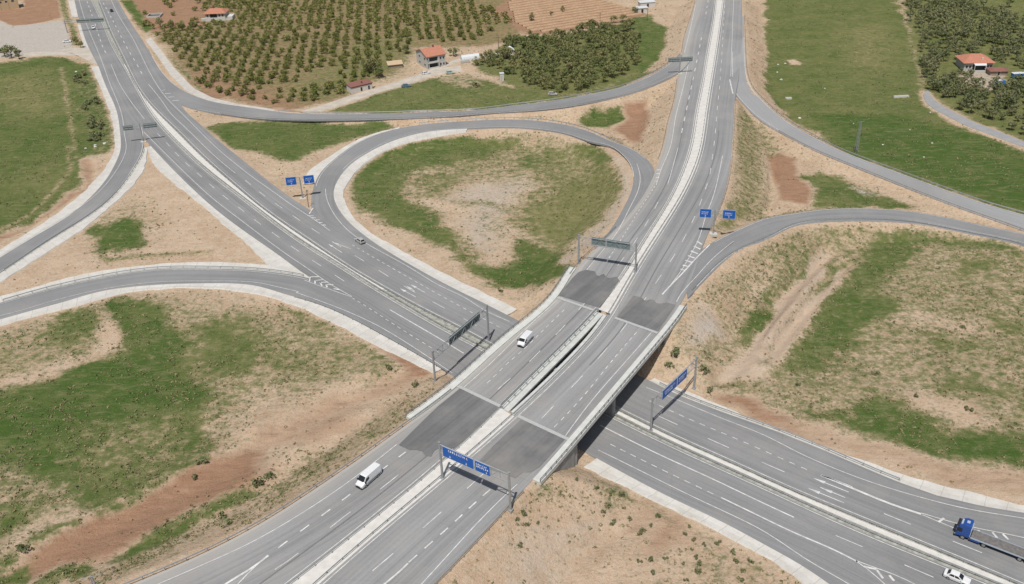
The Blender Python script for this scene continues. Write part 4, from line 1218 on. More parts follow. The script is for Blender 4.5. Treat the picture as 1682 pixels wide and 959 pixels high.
# middle piers standing in the lower median
pm = unproject(1022, 687)[:2]
dp = (dj + df); dp /= np.linalg.norm(dp)
wdt = np.linalg.norm(_jn[1] - _jn[0])
pmid = pm - dp * (wdt * .25 + 1)
for c0, c1 in ((2.0, 13.0), (17.5, 29.0)):
    a0 = pm - dp * c0; a1 = pm - dp * c1
    n = np.array([-dp[1], dp[0]])
    ang = math.atan2(dp[1], dp[0])
    mb = MB(); Lh = np.linalg.norm(a1 - a0) / 2
    pts = [(Lh * math.cos(t) if False else (Lh - .55) * (1 if math.cos(t) > 0 else -1) + .55 * math.cos(t), .55 * math.sin(t)) for t in np.linspace(0, 2 * math.pi, 16, endpoint=False) + .01]
    vs = [(x, y, z) for z in (-.8, 6.15) for x, y in pts]; m = len(pts)
    mb.add(vs, [(i, (i + 1) % m, m + (i + 1) % m, m + i) for i in range(m)] + [tuple(range(m - 1, -1, -1)), tuple(range(m, 2 * m))])
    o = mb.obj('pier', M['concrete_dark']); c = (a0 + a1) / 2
    o.matrix_world = Matrix.Translation((c[0], c[1], 0)) @ Matrix.Rotation(ang, 4, 'Z')
    bpart(o)
# concrete blocks set into the embankment corners
M['slope_conc'] = simple_mat('slope_concrete', (.5, .49, .46), .9, var=.12)

# ------------------------------------------------------------------ guard rails
BEAM = [(0, .43), (.05, .5), (0, .58), (.05, .66), (0, .75), (-.03, .75), (-.03, .43)]


def rail(path, side, label, group='steel guard rails along the roads', step=4.0):
    path = resample(path, max(3, int(arclen(path)[-1] / 2.5)))
    c = path[len(path) // 2]
    root = empty('guard_rail', (c[0], c[1], c[2]))
    tag(root, label, 'guard rail', group)
    inv = Matrix.Translation(-Vector((c[0], c[1], c[2])))
    prof = [(side * a, b) for a, b in BEAM]
    v, f = sweep(path, prof if side > 0 else prof[::-1])
    o = mesh_obj('beam', v, f, M['galv'], root); o.matrix_parent_inverse = inv
    mb = MB()
    for q, nv in zip(resample(path, int(arclen(path)[-1] / step) + 2), normals2(resample(path, int(arclen(path)[-1] / step) + 2))):
        x, y = q[:2] - nv * side * .10
        mb.box(x - .06, x + .06, y - .06, y + .06, q[2] - .5, q[2] + .70)
    o = mb.obj('posts', M['galv'], root); o['kind'] = 'stuff'; o.matrix_parent_inverse = inv


def far_part(l): return l[side_of(_jf, l[:, :2]) > 0]
def near_part(l): return l[side_of(_jn, l[:, :2]) < 0]


rail(far_part(offset(T['AL_r'], .35)), -1, 'guard rail on the west edge of the upper road median, beyond the bridge')
rail(near_part(offset(T['AL_r'], .35)), -1, 'guard rail on the west edge of the upper road median, nearest the camera')
rail(far_part(offset(T['AR_l'], -.35)), 1, 'guard rail on the east edge of the upper road median, beyond the bridge')
rail(near_part(offset(T['AR_l'], -.35)), 1, 'guard rail on the east edge of the upper road median, under the blue gantry sign')
ll = T['AL_l']
rail(offset(ll[side_of(_jn, ll[:, :2]) < -40], -.2), 1, 'guard rail along the left edge of the road carrying the nearer white van')
rail(offset(between(ll, on_high(1005, 372), on_high(935, 452)), -.5), 1, 'short guard rail from the west loop merge to the far end of the bridge')
rail(offset(between(ll, on_high(1143.8, 2), on_high(1119, 85)), -.5), 1, 'guard rail at the top of the upper road beside the bushy bank')
rail(offset(between(ll, on_high(1114, 130), on_high(1082, 262)), -.5), 1, 'guard rail between the north ramp gore and the west loop gore')
rr = T['AR_r']
rail(offset(between(rr, on_high(858, 806), on_high(662, 1005)), .5), -1, 'guard rail along the right edge of the near road above the bare sandy corner')
rail(offset(between(rr, on_high(1204, 165), on_high(1162, 378)), .5), -1, 'guard rail on the right road edge facing the scrubby slope')
rail(offset(T['RR_b'], .5)[4:], -1, 'guard rail along the inner side of the eastern loop')
rail(offset(T['RD_b'], -.5)[60:], 1, 'guard rail along the lower side of the pale eastern ramp') if False else rail(offset(T['RD_b'][150:], -.5), 1, 'guard rail along the lower side of the pale eastern ramp')
rail(offset(T['RD_a'], .5), -1, 'guard rail along the upper side of the pale eastern ramp beside the green field')
rail(offset(T['RU_a'][60:], -.5), 1, 'guard rail along the lower side of the north ramp')
rail(offset(T['RU_b'][150:-10], .5), -1, 'guard rail along the upper side of the north ramp')
_rs = T['RS_a']
rail(offset(between(_rs, unproject(1035, 235, 5.0), unproject(690, 203, 3)), -.5 if True else .5), 1, 'guard rail round the outer top of the western loop')
rail(offset(T['BN_in'][10:], -.45), 1, 'guard rail on the north-east side of the lower road median')
rail(offset(T['BS_line'][120:], 1.0), -1, 'guard rail on the south-west side of the lower road median')
_rb = T['RB_b']
rail(offset(between(_rb, unproject(470, 500), unproject(735, 612)), -.3), 1, 'guard rail between the lower road and the white ditch left of the bridge')
rail(offset(between(T['RB_a'], unproject(5, 498), unproject(495, 455)), .3), -1, 'guard rail along the upper side of the curved south-west ramp')
rail(offset(between(T['RL_b'], unproject(236, 245), unproject(5, 445)), .3), -1, 'guard rail along the inner side of the western ramp')
rail(offset(between(spline(T['NE_out'], sig=3), unproject(1080, 632), unproject(1475, 790)), .4), -1, 'guard rail on the far side of the lower road right of the bridge')

# ------------------------------------------------------------------ sign gantries
M['sign_blue'] = simple_mat('sign_blue', (0.012, 0.105, 0.42), .45, var=.06, scale=.5)
M['sign_rim'] = simple_mat('sign_rim', (0.45, 0.52, 0.6), .5, .2)
M['sign_back'] = simple_mat('sign_back', (0.20, 0.275, 0.28), .5, .25, var=.15)
M['sign_white'] = simple_mat('sign_white', (0.75, 0.77, 0.8), .5, var=.03)
M['pole_rust'] = simple_mat('rusty_pole', (0.14, 0.11, 0.09), .8)


def local_frame(name, loc, ang):
    return empty(name, tuple(loc), ang)


def sign_panel(root, x0, x1, z0, z1, y, front, texts, cols=1):
    """flat sign in the local XZ plane; front=+1 faces local -Y, -1 faces local +Y"""
    mb = MB(); mb.box(x0, x1, y - .04, y + .04, z0, z1)
    p = mb.obj('sign_panel', M['sign_rim' if front else 'sign_back'], root)
    if front:
        mb = MB(); mb.box(x0 + .1, x1 - .1, y - .062, y - .04, z0 + .1, z1 - .1)
        mb.obj('sign_face', M['sign_blue'], p)
        yy = y - .075
        mb = MB()
        rr_ = random.Random(int(x0 * 100))
        for (tx, tz, w, h) in texts:
            x = tx
            while x < tx + w - .1:                      # unreadable strokes, as in the photograph
                cw = rr_.uniform(.16, .3) * h / .35
                mb.box(x, x + cw * .32, yy, yy + .013, tz, tz + h)
                if rr_.random() < .8: mb.box(x + cw * .32, x + cw * .8, yy, yy + .013, tz + (h * .8 if rr_.random() < .5 else 0), tz + (h if rr_.random() < .5 else h * .25) if False else tz + h * .18)
                if rr_.random() < .6: mb.box(x + cw * .32, x + cw * .8, yy, yy + .013, tz + h * .82, tz + h)
                x += cw + .1 * h / .35
        return p, mb, yy
    mb = MB()
    n = max(2, int((x1 - x0) / 1.2))
    for i in range(n + 1):
        x = x0 + .1 + (x1 - x0 - .2) * i / n
        mb.box(x - .05, x + .05, y - .16, y - .04, z0 - .05, z1 + .05)
    for z in (z0 + .3, (z0 + z1) / 2, z1 - .3):
        mb.box(x0, x1, y - .1, y - .04, z - .04, z + .04)
    mb.obj('panel_ribs', M['galv'], p)
    return p, None, 0


def arrow_mark(mb, x, z, y, s=.5, up=False):
    k = -1 if not up else 1
    mb.box(x - .06 * s * 2, x + .06 * s * 2, y, y + .013, z, z + s)
    zt = z if not up else z + s
    mb.add([(x - .4 * s, y, zt - k * .0 + (.45 * s if not up else -.45 * s)), (x + .4 * s, y, zt + (.45 * s if not up else -.45 * s)), (x, y, zt - (.1 * s if not up else -.1 * s))], [(0, 1, 2) if not up else (0, 2, 1)])


def gantry(base_a, base_b, h, panels, front, label, truss_y=0.0):
    a, b = np.array(base_a), np.array(base_b)
    d = b - a; Lg = math.hypot(d[0], d[1]); ang = math.atan2(d[1], d[0])
    root = local_frame('sign_gantry', a, ang)
    tag(root, label, 'sign gantry', 'sign structures over the roads')
    dz = b[2] - a[2]
    for x, z0 in ((0, 0), (Lg, dz)):
        mb = MB(); mb.tube((x, 0, z0 - .4), (x, 0, h), .27, .22, 12)
        mb.box(x - .45, x + .45, -.45, .45, z0 - .4, z0 + .12)
        mb.obj('post', M['galv'], root, smooth=False)
        cap = MB(); cap.tube((x, 0, h), (x, 0, h + .12), .27, .27, 12); cap.obj('post_cap', M['galv'], root)
    zt, zb = h - .45, h - 2.55
    for y in (-.0,):
        for z in (zt, zb):
            mb = MB(); mb.tube((0, y, z), (Lg, y, z), .11, n=8); mb.obj('chord', M['galv'], root)
    mb = MB(); n = int(Lg / 1.9)
    for i in range(n):
        x0, x1 = Lg * i / n, Lg * (i + 1) / n
        mb.tube((x0, 0, zt if i % 2 else zb), (x1, 0, zb if i % 2 else zt), .06, n=6)
        mb.tube((x1, 0, zb), (x1, 0, zt), .045, n=6)
    mb.obj('lacing', M['galv'], root)
    for t0, t1, spec in panels:
        x0, x1 = t0 * Lg, t1 * Lg
        z0, z1 = zb - .25, zt + .25
        y = -.28 if front else .28
        p, mbt, yy = sign_panel(root, x0, x1, z0, z1, y, front, [(x0 + q[0] * (x1 - x0), z0 + q[1] * (z1 - z0), q[2] * (x1 - x0), q[3]) for q in spec.get('text', [])])
        if mbt is not None:
            for (u, w_, s, up) in spec.get('arrows', []):
                arrow_mark(mbt, x0 + u * (x1 - x0), z0 + w_ * (z1 - z0), yy, s, up)
            if mbt.v: mbt.obj('lettering', M['sign_white'], p)['kind'] = 'stuff'
    return root


def high(px, py): return on_high(px, py)


gantry(high(727, 785), high(838.5, 837), 9.3,
       [(.055, .515, {'text': [(.2, .66, .62, .5)], 'arrows': [(.24, .1, .55, False), (.76, .1, .55, False)]}),
        (.53, .75, {'text': [(.1, .62, .72, .42), (.1, .4, .8, .42)], 'arrows': [(.76, .1, .45, True)]})], True,
       'portal gantry with two blue direction signs over the near right carriageway')
gantry(on_ground(715, 627), on_ground(803, 561), 8.9, [(.30, .58, {}), (.59, .87, {})], False,
       'portal gantry seen from behind over the lower road, left of the bridge')
gantry(unproject(1069, 707), on_ground(1140, 637), 9.2,
       [(.19, .52, {'text': [(.15, .55, .7, .4), (.2, .3, .5, .4)]}), (.53, .75, {'text': [(.15, .55, .7, .4), (.15, .3, .6, .4)]})], True,
       'portal gantry with blue signs over the lower road, right of the bridge')
gantry(high(950.4, 432), high(1043.5, 447), 9.0, [(.22, .47, {}), (.48, .89, {})], False,
       'portal gantry seen from behind over the upper road beyond the bridge')


def butterfly(base, panels, h, front, ang, label, base_slab=True):
    root = local_frame('butterfly_sign', base, ang)
    tag(root, label, 'road sign', 'butterfly signs at the ramp gores')
    mb = MB(); mb.tube((0, 0, -.5), (0, 0, h), .24, .2, 12); mb.obj('post', M['galv'], root)
    if base_slab:
        mb = MB(); mb.box(-1.1, 1.1, -.8, .8, -.5, .25); mb.obj('footing', M['slope_conc'], root)
    xs = [p[0] for p in panels] + [p[1] for p in panels]
    zs0, zs1 = min(p[2] for p in panels), max(p[3] for p in panels)
    for z in (zs0 + .6, zs1 - .5):
        mb = MB(); mb.tube((min(xs) + .2, 0, z), (max(xs) - .2, 0, z), .09, n=8); mb.obj('arm', M['galv'], root)
    mb = MB(); n = 10
    for i in range(n):
        x0 = min(xs) + .2 + (max(xs) - min(xs) - .4) * i / n; x1 = min(xs) + .2 + (max(xs) - min(xs) - .4) * (i + 1) / n
        mb.tube((x0, 0, zs0 + .6 if i % 2 else zs1 - .5), (x1, 0, zs1 - .5 if i % 2 else zs0 + .6), .05, n=5)
    mb.obj('lacing', M['galv'], root)
    for k, (x0, x1, z0, z1) in enumerate(panels):
        tx = [(x0 + .18 * (x1 - x0), z0 + .58 * (z1 - z0), .62 * (x1 - x0), .32), (x0 + .18 * (x1 - x0), z0 + .38 * (z1 - z0), .5 * (x1 - x0), .32)] if front else []
        p, mbt, yy = sign_panel(root, x0, x1, z0, z1, -.2 if front else .2, front, tx)
        if mbt is not None:
            arrow_mark(mbt, (x0 + x1) / 2, z0 + .3, yy, .55, k == 1)
            mbt.obj('lettering', M['sign_white'], p)['kind'] = 'stuff'
    return root


butterfly(on_ground(497.5, 326), [(-4.8, -1.2, 5.6, 8.6), (1.3, 4.9, 5.6, 8.6)], 8.0, True, math.radians(9), 'pair of blue signs on one post at the western loop gore')
butterfly(high(1171.3, 384.3), [(-4.4, -1.0, 5.4, 8.2), (2.2, 5.9, 5.4, 8.2)], 8.0, True, math.radians(-12), 'pair of blue signs on one post at the eastern loop gore')
butterfly(on_ground(236, 233), [(-6.5, -2.6, 5.6, 7.6), (1.2, 6.6, 5.6, 7.6)], 7.9, False, math.radians(13), 'pair of sign backs on one post at the tip of the western ramp')
butterfly(high(1116, 121), [(-5.4, -.2, 5.4, 7.4), (.0, 5.6, 5.4, 7.4)], 7.6, False, math.radians(3), 'wide pair of sign backs on one post where the north ramp leaves')
# cantilever gantry far to the north-west
_b = on_ground(111, 54)
root = local_frame('cantilever_sign', _b, math.radians(6)); tag(root, 'long cantilever sign seen from behind at the far upper left', 'road sign', 'sign structures over the roads')
mb = MB(); mb.tube((0, 0, -.5), (0, 0, 7.4), .28, .24, 12); mb.obj('post', M['galv'], root)
for z in (5.6, 6.9):
    mb = MB(); mb.tube((-1, 0, z), (22, 0, z), .12, n=8); mb.obj('arm', M['galv'], root)
p, _, _ = sign_panel(root, 6.5, 13.8, 5.2, 7.3, .25, False, [])
p, _, _ = sign_panel(root, 14.0, 21.8, 5.2, 7.3, .25, False, [])
# thin brown pole beside the western loop signs
b0 = on_ground(506.8, 340.3)
root = local_frame('thin_pole', b0, 0); tag(root, 'thin brown pole at the gore beside the two blue loop signs', 'pole')
mb = MB(); mb.tube((0, 0, -.3), (.3, 0, 6.2), .13, .1, 8); mb.obj('shaft', M['pole_rust'], root)
mb = MB(); mb.tube((.3, 0, 6.0), (1.0, .1, 6.5), .07, .05, 6); mb.obj('bracket', M['pole_rust'], root)

# ------------------------------------------------------------------ vehicles
def paint_mat(name, col, rough=.3):
    m, nt, b = new_mat(name)
    geo = N(nt, 'TexCoord'); f = noise(nt, geo.outputs['Object'], 2.5, 4)
    L(nt, mixc(nt, 1.0, (*col, 1), maprange(nt, f, .3, .7, .93, 1.05), 'MULTIPLY'), b.inputs['Base Color'])
    b.inputs['Roughness'].default_value = rough; b.inputs['Coat Weight'].default_value = .4; b.inputs['Coat Roughness'].default_value = .15
    return m


M['car_white'] = paint_mat('white_car_paint', (.72, .73, .74))
M['car_silver'] = paint_mat('silver_car_paint', (.42, .42, .41))
M['car_black'] = paint_mat('black_car_paint', (.025, .025, .03))
M['car_blue'] = paint_mat('blue_truck_paint', (.02, .075, .30), .35)
M['car_teal'] = paint_mat('dull_blue_car_paint', (.10, .17, .23), .5)
M['car_green'] = paint_mat('pale_green_van_paint', (.35, .47, .42), .4)
M['glass'] = simple_mat('dark_car_glass', (.018, .022, .025), .12, var=.03, spec=.6)
M['trim'] = simple_mat('black_plastic', (.025, .025, .026), .6, var=.05)
M['tyre'] = simple_mat('tyre_rubber', (.022, .022, .023), .85, var=.1)
M['rim'] = simple_mat('wheel_rim', (.38, .38, .39), .35, .5)
M['lamp'] = simple_mat('headlamp_glass', (.7, .72, .75), .2)
M['lamp_red'] = simple_mat('tail_lamp', (.35, .02, .02), .3)
M['deck_wood'] = simple_mat('worn_deck_boards', (.165, .155, .15), .9, var=.25, scale=1.5)


def ring(hb, ht, z0, zm, zt):
    return [(0, zt), (-ht * .85, zt), (-ht, zt - .06), (-hb, zm), (-hb * .97, z0 + .08), (-hb * .9, z0), (0, z0),
            (hb * .9, z0), (hb * .97, z0 + .08), (hb, zm), (ht, zt - .06), (ht * .85, zt)]


def loft(stations):
    mb = MB(); k = len(stations[0][1])
    vs = [(x, y, z) for x, r in stations for y, z in r]
    n = len(stations)
    fs = [(i * k + j, i * k + (j + 1) % k, (i + 1) * k + (j + 1) % k, (i + 1) * k + j) for i in range(n - 1) for j in range(k)]
    fs += [tuple(range(k - 1, -1, -1)), tuple((n - 1) * k + j for j in range(k))]
    mb.add(vs, fs)
    return mb


def wheels(root, xs, hw, r, w=.24):
    for x in xs:
        for s in (-1, 1):
            mb = MB(); mb.tube((x, s * (hw - w), r), (x, s * hw, r), r, n=18); t = mb.obj('wheel', M['tyre'], root)
            mb = MB(); mb.tube((x, s * (hw - .05), r), (x, s * (hw + .015), r), r * .62, n=14); mb.obj('rim', M['rim'], t)


def quad(root, name, pts, mat):
    return mesh_obj(name, pts, [(0, 1, 2, 3)], mat, root)


def car(loc, ang, body, label, kind='sedan', group='cars on the roads and in the yards'):
    root = local_frame('car', loc, ang); tag(root, label, 'car', group)
    if kind == 'hatch':
        st = [(-2.05, .72, .34, .62, .86), (-1.98, .85, .24, .7, .97), (-.9, .88, .2, .7, .98), (.9, .88, .2, .7, .95), (1.75, .84, .22, .62, .82), (2.05, .68, .34, .55, .66)]
        cab = (-1.93, .98, -1.62, .15, .93, 1.5)
        wx = (-1.25, 1.28)
    else:
        st = [(-2.25, .72, .36, .62, .84), (-2.15, .85, .24, .7, .95), (-1.1, .9, .2, .7, .97), (.95, .9, .2, .7, .94), (1.95, .86, .22, .62, .8), (2.25, .7, .34, .55, .66)]
        cab = (-1.75, 1.05, -1.15, .2, .92, 1.44)
        wx = (-1.35, 1.38)
    mb = loft([(x, ring(h, h * .93, z0, zm, zt)) for x, h, z0, zm, zt in st]); mb.obj('body', M[body], root, smooth=False)
    xb0, xb1, xr0, xr1, zb, zr = cab
    mb = MB(); wb, wr = .80, .62
    v = [(xb0, -wb, zb), (xb1, -wb, zb), (xb1, wb, zb), (xb0, wb, zb), (xr0, -wr, zr), (xr1, -wr, zr), (xr1, wr, zr), (xr0, wr, zr), (xr0 + .1, 0, zr + .03), (xr1 - .1, 0, zr + .03)]
    mb.add(v, [(0, 1, 5, 4), (2, 3, 7, 6), (1, 2, 6, 5), (3, 0, 4, 7), (4, 5, 9, 8), (6, 7, 8, 9), (5, 6, 9), (7, 4, 8)])
    mb.obj('roof', M[body], root)
    e = .015

    def lerp(a, b, t): return tuple(a[i] + (b[i] - a[i]) * t for i in range(3))

    def pane(name, a, b, c, d, off, m0=.07, m1=.9, s0=.08, s1=.92):
        p = [lerp(lerp(a, b, s0), lerp(d, c, s0), m0), lerp(lerp(a, b, s1), lerp(d, c, s1), m0), lerp(lerp(a, b, s1), lerp(d, c, s1), m1), lerp(lerp(a, b, s0), lerp(d, c, s0), m1)]
        return quad(root, name, [tuple(q[i] + off[i] for i in range(3)) for q in p], M['glass'])
    pane('windscreen', v[1], v[2], v[6], v[5], (e, 0, e))
    pane('rear_window', v[3], v[0], v[4], v[7], (-e, 0, e))
    for s, (a, b, c, d) in ((-1, (v[0], v[1], v[5], v[4])), (1, (v[2], v[3], v[7], v[6]))):
        pane('side_window', a, b, c, d, (0, s * e, e * .5), .1, .85, .12, .5); pane('side_window', a, b, c, d, (0, s * e, e * .5), .1, .85, .54, .9)
    xf, xr = st[-1][0], st[0][0]
    mb = MB(); mb.box(xf - .06, xf + .03, -.72, .72, .32, .5); mb.obj('front_bumper', M['trim'], root)
    mb = MB(); mb.box(xr - .03, xr + .06, -.72, .72, .34, .5); mb.obj('rear_bumper', M['trim'], root)
    for s in (-1, 1):
        mb = MB(); mb.box(xf - .22, xf - .02, s * .68 - .14, s * .68 + .1 * s + .04, .6, .74); mb.obj('headlamp', M['lamp'], root)
        mb = MB(); mb.box(xr - .02, xr + .1, s * .66 - .1, s * .66 + .1, .68, .86); mb.obj('tail_lamp', M['lamp_red'], root)
        mb = MB(); mb.box(.72, .88, s * .9 - .08, s * .9 + .1 * s + .0, .93, 1.06); mb.obj('mirror', M[body], root)
    wheels(root, wx, st[2][1] - .02 + .02, .32)
    return root


def van(loc, ang, label, Lh=3.0, h=2.45):
    root = local_frame('van', loc, ang); tag(root, label, 'van', 'vans on the upper road')
    st = [(-Lh, .93, .42, 1.1, h - .12, .80), (-Lh + .12, .99, .32, 1.1, h, .84), (-.5, 1.0, .3, 1.1, h + .02, .85), (Lh * .38, 1.0, .3, 1.1, h, .84), (Lh * .47, 1.0, .3, 1.1, h - .1, .82),
          (Lh * .72, .99, .3, 1.0, 1.42, .86), (Lh * .93, .93, .32, .8, 1.08, .8), (Lh, .82, .4, .65, .8, .72)]
    mb = loft([(x, ring(hb, ht, z0, zm, zt)) for x, hb, z0, zm, zt, ht in st]); mb.obj('body', M['car_white'], root)
    x0, x1 = Lh * .485, Lh * .715
    z0, z1 = h - .13, 1.45
    quad(root, 'windscreen', [(x0 + .03, -.74, z0 + .03), (x1 + .03, -.8, z1 + .04), (x1 + .03, .8, z1 + .04), (x0 + .03, .74, z0 + .03)][::-1], M['glass'])
    for s in (-1, 1):
        q = [(Lh * .22, s * .965, 1.32), (Lh * .66, s * .985, 1.28), (Lh * .5, s * .90, h - .42), (Lh * .22, s * .905, h - .36)]
        quad(root, 'door_window', q if s < 0 else q[::-1], M['glass'])
        mb = MB(); mb.box(Lh * .6, Lh * .68, s * 1.0 - .05, s * 1.22 if s > 0 else s * .95, 1.25, 1.6) if s > 0 else mb.box(Lh * .6, Lh * .68, -1.22, -.95, 1.25, 1.6); mb.obj('mirror', M['trim'], root)
        mb = MB(); mb.box(Lh * .9, Lh * .985, s * .72 - .13, s * .72 + .13, .78, 1.0); mb.obj('headlamp', M['lamp'], root)
        mb = MB(); mb.box(-Lh + .3, Lh * .4, s * 1.0 - .015, s * 1.0 + .015, .62, .74); mb.obj('side_moulding', M['trim'], root)
        mb = MB(); mb.box(-Lh - .02, -Lh + .06, s * .82 - .08, s * .82 + .08, .9, 1.4); mb.obj('tail_lamp', M['lamp_red'], root)
    mb = MB(); mb.box(Lh * .93, Lh + .05, -.86, .86, .34, .62); mb.obj('front_bumper', M['trim'], root)
    mb = MB(); mb.box(Lh * .97, Lh + .02, -.45, .45, .66, .82); mb.obj('grille', M['trim'], root)
    mb = MB(); mb.box(-Lh - .06, -Lh + .05, -.88, .88, .36, .58); mb.obj('rear_bumper', M['trim'], root)
    quad(root, 'rear_window', [(-Lh + .02 - .03, .62, 1.4), (-Lh - .01, -.62, 1.4), (-Lh + .03 - .02, -.58, h - .4), (-Lh + .01, .58, h - .4)], M['glass'])
    wheels(root, (-Lh * .58, Lh * .63), 1.0, .36, .28)
    return root


def heading(p, q): return math.atan2(q[1] - p[1], q[0] - p[0])


_h = heading(high(622, 765), high(582, 800))
van(high(606, 789), _h, 'nearer white panel van on the left carriageway, before the bridge')
van(high(862.5, 562.5), heading(high(880, 540), high(850, 572)), 'smaller white van on the bridge deck', 2.55, 2.1)
car(pz(591.5, 397.5), heading(pz(597, 401), pz(583, 391.5)), 'car_silver', 'silver hatchback entering the western loop', 'hatch')
car(pz(1571, 951.5), heading(pz(1509.1, 938), pz(1620, 985)), 'car_white', 'white saloon car at the bottom right beneath the blue truck')
car(pz(153.5, 46.5), heading(pz(150, 30), pz(160, 65)), 'car_white', 'white car on the far road under the cantilever sign')
car(pz(183.5, 18.5), heading(pz(200, 50), pz(183, 18)), 'car_black', 'black car at the top of the far road')
car(on_ground(700, 121.5), .5, 'car_white', 'white car parked below the two-storey house', 'hatch')
car(on_ground(739.5, 121), .1, 'car_green', 'pale green van parked on the farm lane', 'hatch')
car(on_ground(667.5, 142.5), .15, 'car_teal', 'dull blue car parked on the grass below the lane')
car(on_ground(908, 156), -.2, 'car_silver', 'grey car parked by bushes above the north ramp', 'hatch')
car(on_ground(110.5, 69.5), .2, 'car_white', 'white car parked in the pale yard at the upper left')

# blue flatbed lorry
a, b = pz(1579.7, 885.5), pz(1675, 922.5)
_th = heading(b, a)
nv = np.array([-math.sin(_th), math.cos(_th)])
loc = a.copy(); loc[:2] -= nv * 1.2
root = local_frame('flatbed_truck', loc, _th); tag(root, 'blue lorry pulling a long empty flatbed at the right edge', 'truck')
st = [(-1.05, 1.2, .95, 1.6, 3.55, 1.12), (-.9, 1.24, .75, 1.6, 3.68, 1.14), (.1, 1.25, .7, 1.6, 3.66, 1.14), (.75, 1.25, .6, 1.5, 3.2, 1.14), (1.15, 1.24, .5, 1.4, 2.85, 1.12), (1.38, 1.2, .45, 1.3, 1.75, 1.14), (1.45, 1.12, .5, 1.1, 1.5, 1.08)]
loft([(x, ring(hb, ht, z0, zm, zt)) for x, hb, z0, zm, zt, ht in st]).obj('cab', M['car_blue'], root)
quad(root, 'windscreen', [(1.22, -1.05, 2.72), (1.42, -1.1, 1.82), (1.42, 1.1, 1.82), (1.22, 1.05, 2.72)][::-1], M['glass'])
mb = MB(); mb.box(.55, .85, -.7, .7, 3.12, 3.42); mb.obj('roof_lamp_bar', M['sign_rim'], root)
mb = MB(); mb.box(.95, 1.5, -1.1, 1.1, 2.82, 2.95); mb.obj('sun_visor', M['trim'], root)
mb = MB(); mb.box(-.55, .0, -.35, .35, 3.66, 3.74); mb.obj('roof_hatch', M['sign_rim'], root)
for s in (-1, 1):
    q = [(.35, s * 1.262, 1.75), (1.2, s * 1.258, 1.75), (1.05, s * 1.17, 2.65), (.35, s * 1.18, 2.65)]
    quad(root, 'door_window', q if s < 0 else q[::-1], M['glass'])
    mb = MB(); mb.box(1.1, 1.25, min(s * 1.3, s * 1.5), max(s * 1.3, s * 1.5), 1.9, 2.6); mb.obj('mirror', M['trim'], root)
    mb = MB(); mb.box(1.36, 1.5, s * .95 - .2, s * .95 + .2, .7, .9); mb.obj('headlamp', M['lamp'], root)
    mb = MB(); mb.box(-3.0, -1.15, s * 1.18 - .1, s * 1.18 + .08, .55, 1.15); mb.obj('side_skirt', M['car_blue'], root)
mb = MB(); mb.box(1.3, 1.56, -1.2, 1.2, .35, .68); mb.obj('front_bumper', M['trim'], root)
mb = MB(); mb.box(-1.2, -1.08, -1.2, 1.2, 1.1, 2.9); mb.obj('headboard', M['sign_rim'], root)
mb = MB(); mb.box(-13.6, .4, -.5, -.3, .7, 1.05); mb.box(-13.6, .4, .3, .5, .7, 1.05)
for x in np.arange(-13, 0, 1.6): mb.box(x, x + .12, -.5, .5, .72, 1.02)
mb.obj('chassis', M['trim'], root)
tr_ = MB(); tr_.box(-13.8, -1.3, -1.27, 1.27, 1.12, 1.22); bed = tr_.obj('flatbed', M['trim'], root)
for i in range(8):
    y0 = -1.2 + i * .3
    mb = MB(); mb.box(-13.75, -1.35, y0, y0 + .285, 1.22, 1.26); mb.obj('board', M['deck_wood'], bed)
for s in (-1, 1):
    mb = MB(); mb.box(-13.8, -1.3, s * 1.29 - .04, s * 1.29 + .04, 1.05, 1.34); mb.obj('side_rave', M['sign_rim'], root)
wheels(root, (0, -3.75, -10.0, -11.3), 1.22, .5, .36)

# ------------------------------------------------------------------ buildings
M['roof_tile'] = simple_mat('red_roof_tile', (0.44, 0.19, 0.125), .85, var=.15, scale=1.5)
M['roof_dark'] = simple_mat('dark_red_roof', (0.23, 0.105, 0.085), .85, var=.2, scale=1.5)
M['wall_white'] = simple_mat('white_render', (0.58, 0.57, 0.54), .9, var=.08)
M['wall_grey'] = simple_mat('grey_white_render', (0.47, 0.47, 0.45), .9, var=.1)
M['wall_beige'] = simple_mat('beige_render', (0.50, 0.38, 0.24), .9, var=.08)
M['dark'] = simple_mat('dark_opening', (0.03, 0.032, 0.035), .4, var=.05)
M['tarp_white'] = simple_mat('white_sheeting', (0.62, 0.64, 0.66), .5, var=.1)
M['tarp_blue'] = simple_mat('blue_sheeting', (0.03, 0.16, 0.42), .5, var=.2)
M['plank'] = simple_mat('weathered_plank', (0.30, 0.25, 0.2), .9, var=.2)
BUILT = []


def win(root, face, x0, x1, z0, z1, W, D, name='window', mat='dark'):
    """opening on face f(ront, y=0) b l r of a W x D block"""
    e = .06
    if face == 'f': fr = (x0, x1, -e, .05, z0, z1); pn = (x0 + .12, x1 - .12, -e - .02, -e + .01, z0 + .12, z1 - .12)
    elif face == 'l': fr = (-e, .05, x0, x1, z0, z1); pn = (-e - .02, -e + .01, x0 + .12, x1 - .12, z0 + .12, z1 - .12)
    elif face == 'r': fr = (W - .05, W + e, x0, x1, z0, z1); pn = (W + e - .01, W + e + .02, x0 + .12, x1 - .12, z0 + .12, z1 - .12)
    mb = MB(); mb.box(*fr); w_ = mb.obj(name, M['wall_white'], root)
    mb = MB(); mb.box(*pn); mb.obj('pane', M[mat], w_)


def block(root, name, x0, x1, y0, y1, z0, z1, mat):
    mb = MB(); mb.box(x0, x1, y0, y1, z0, z1); return mb.obj(name, M[mat], root)


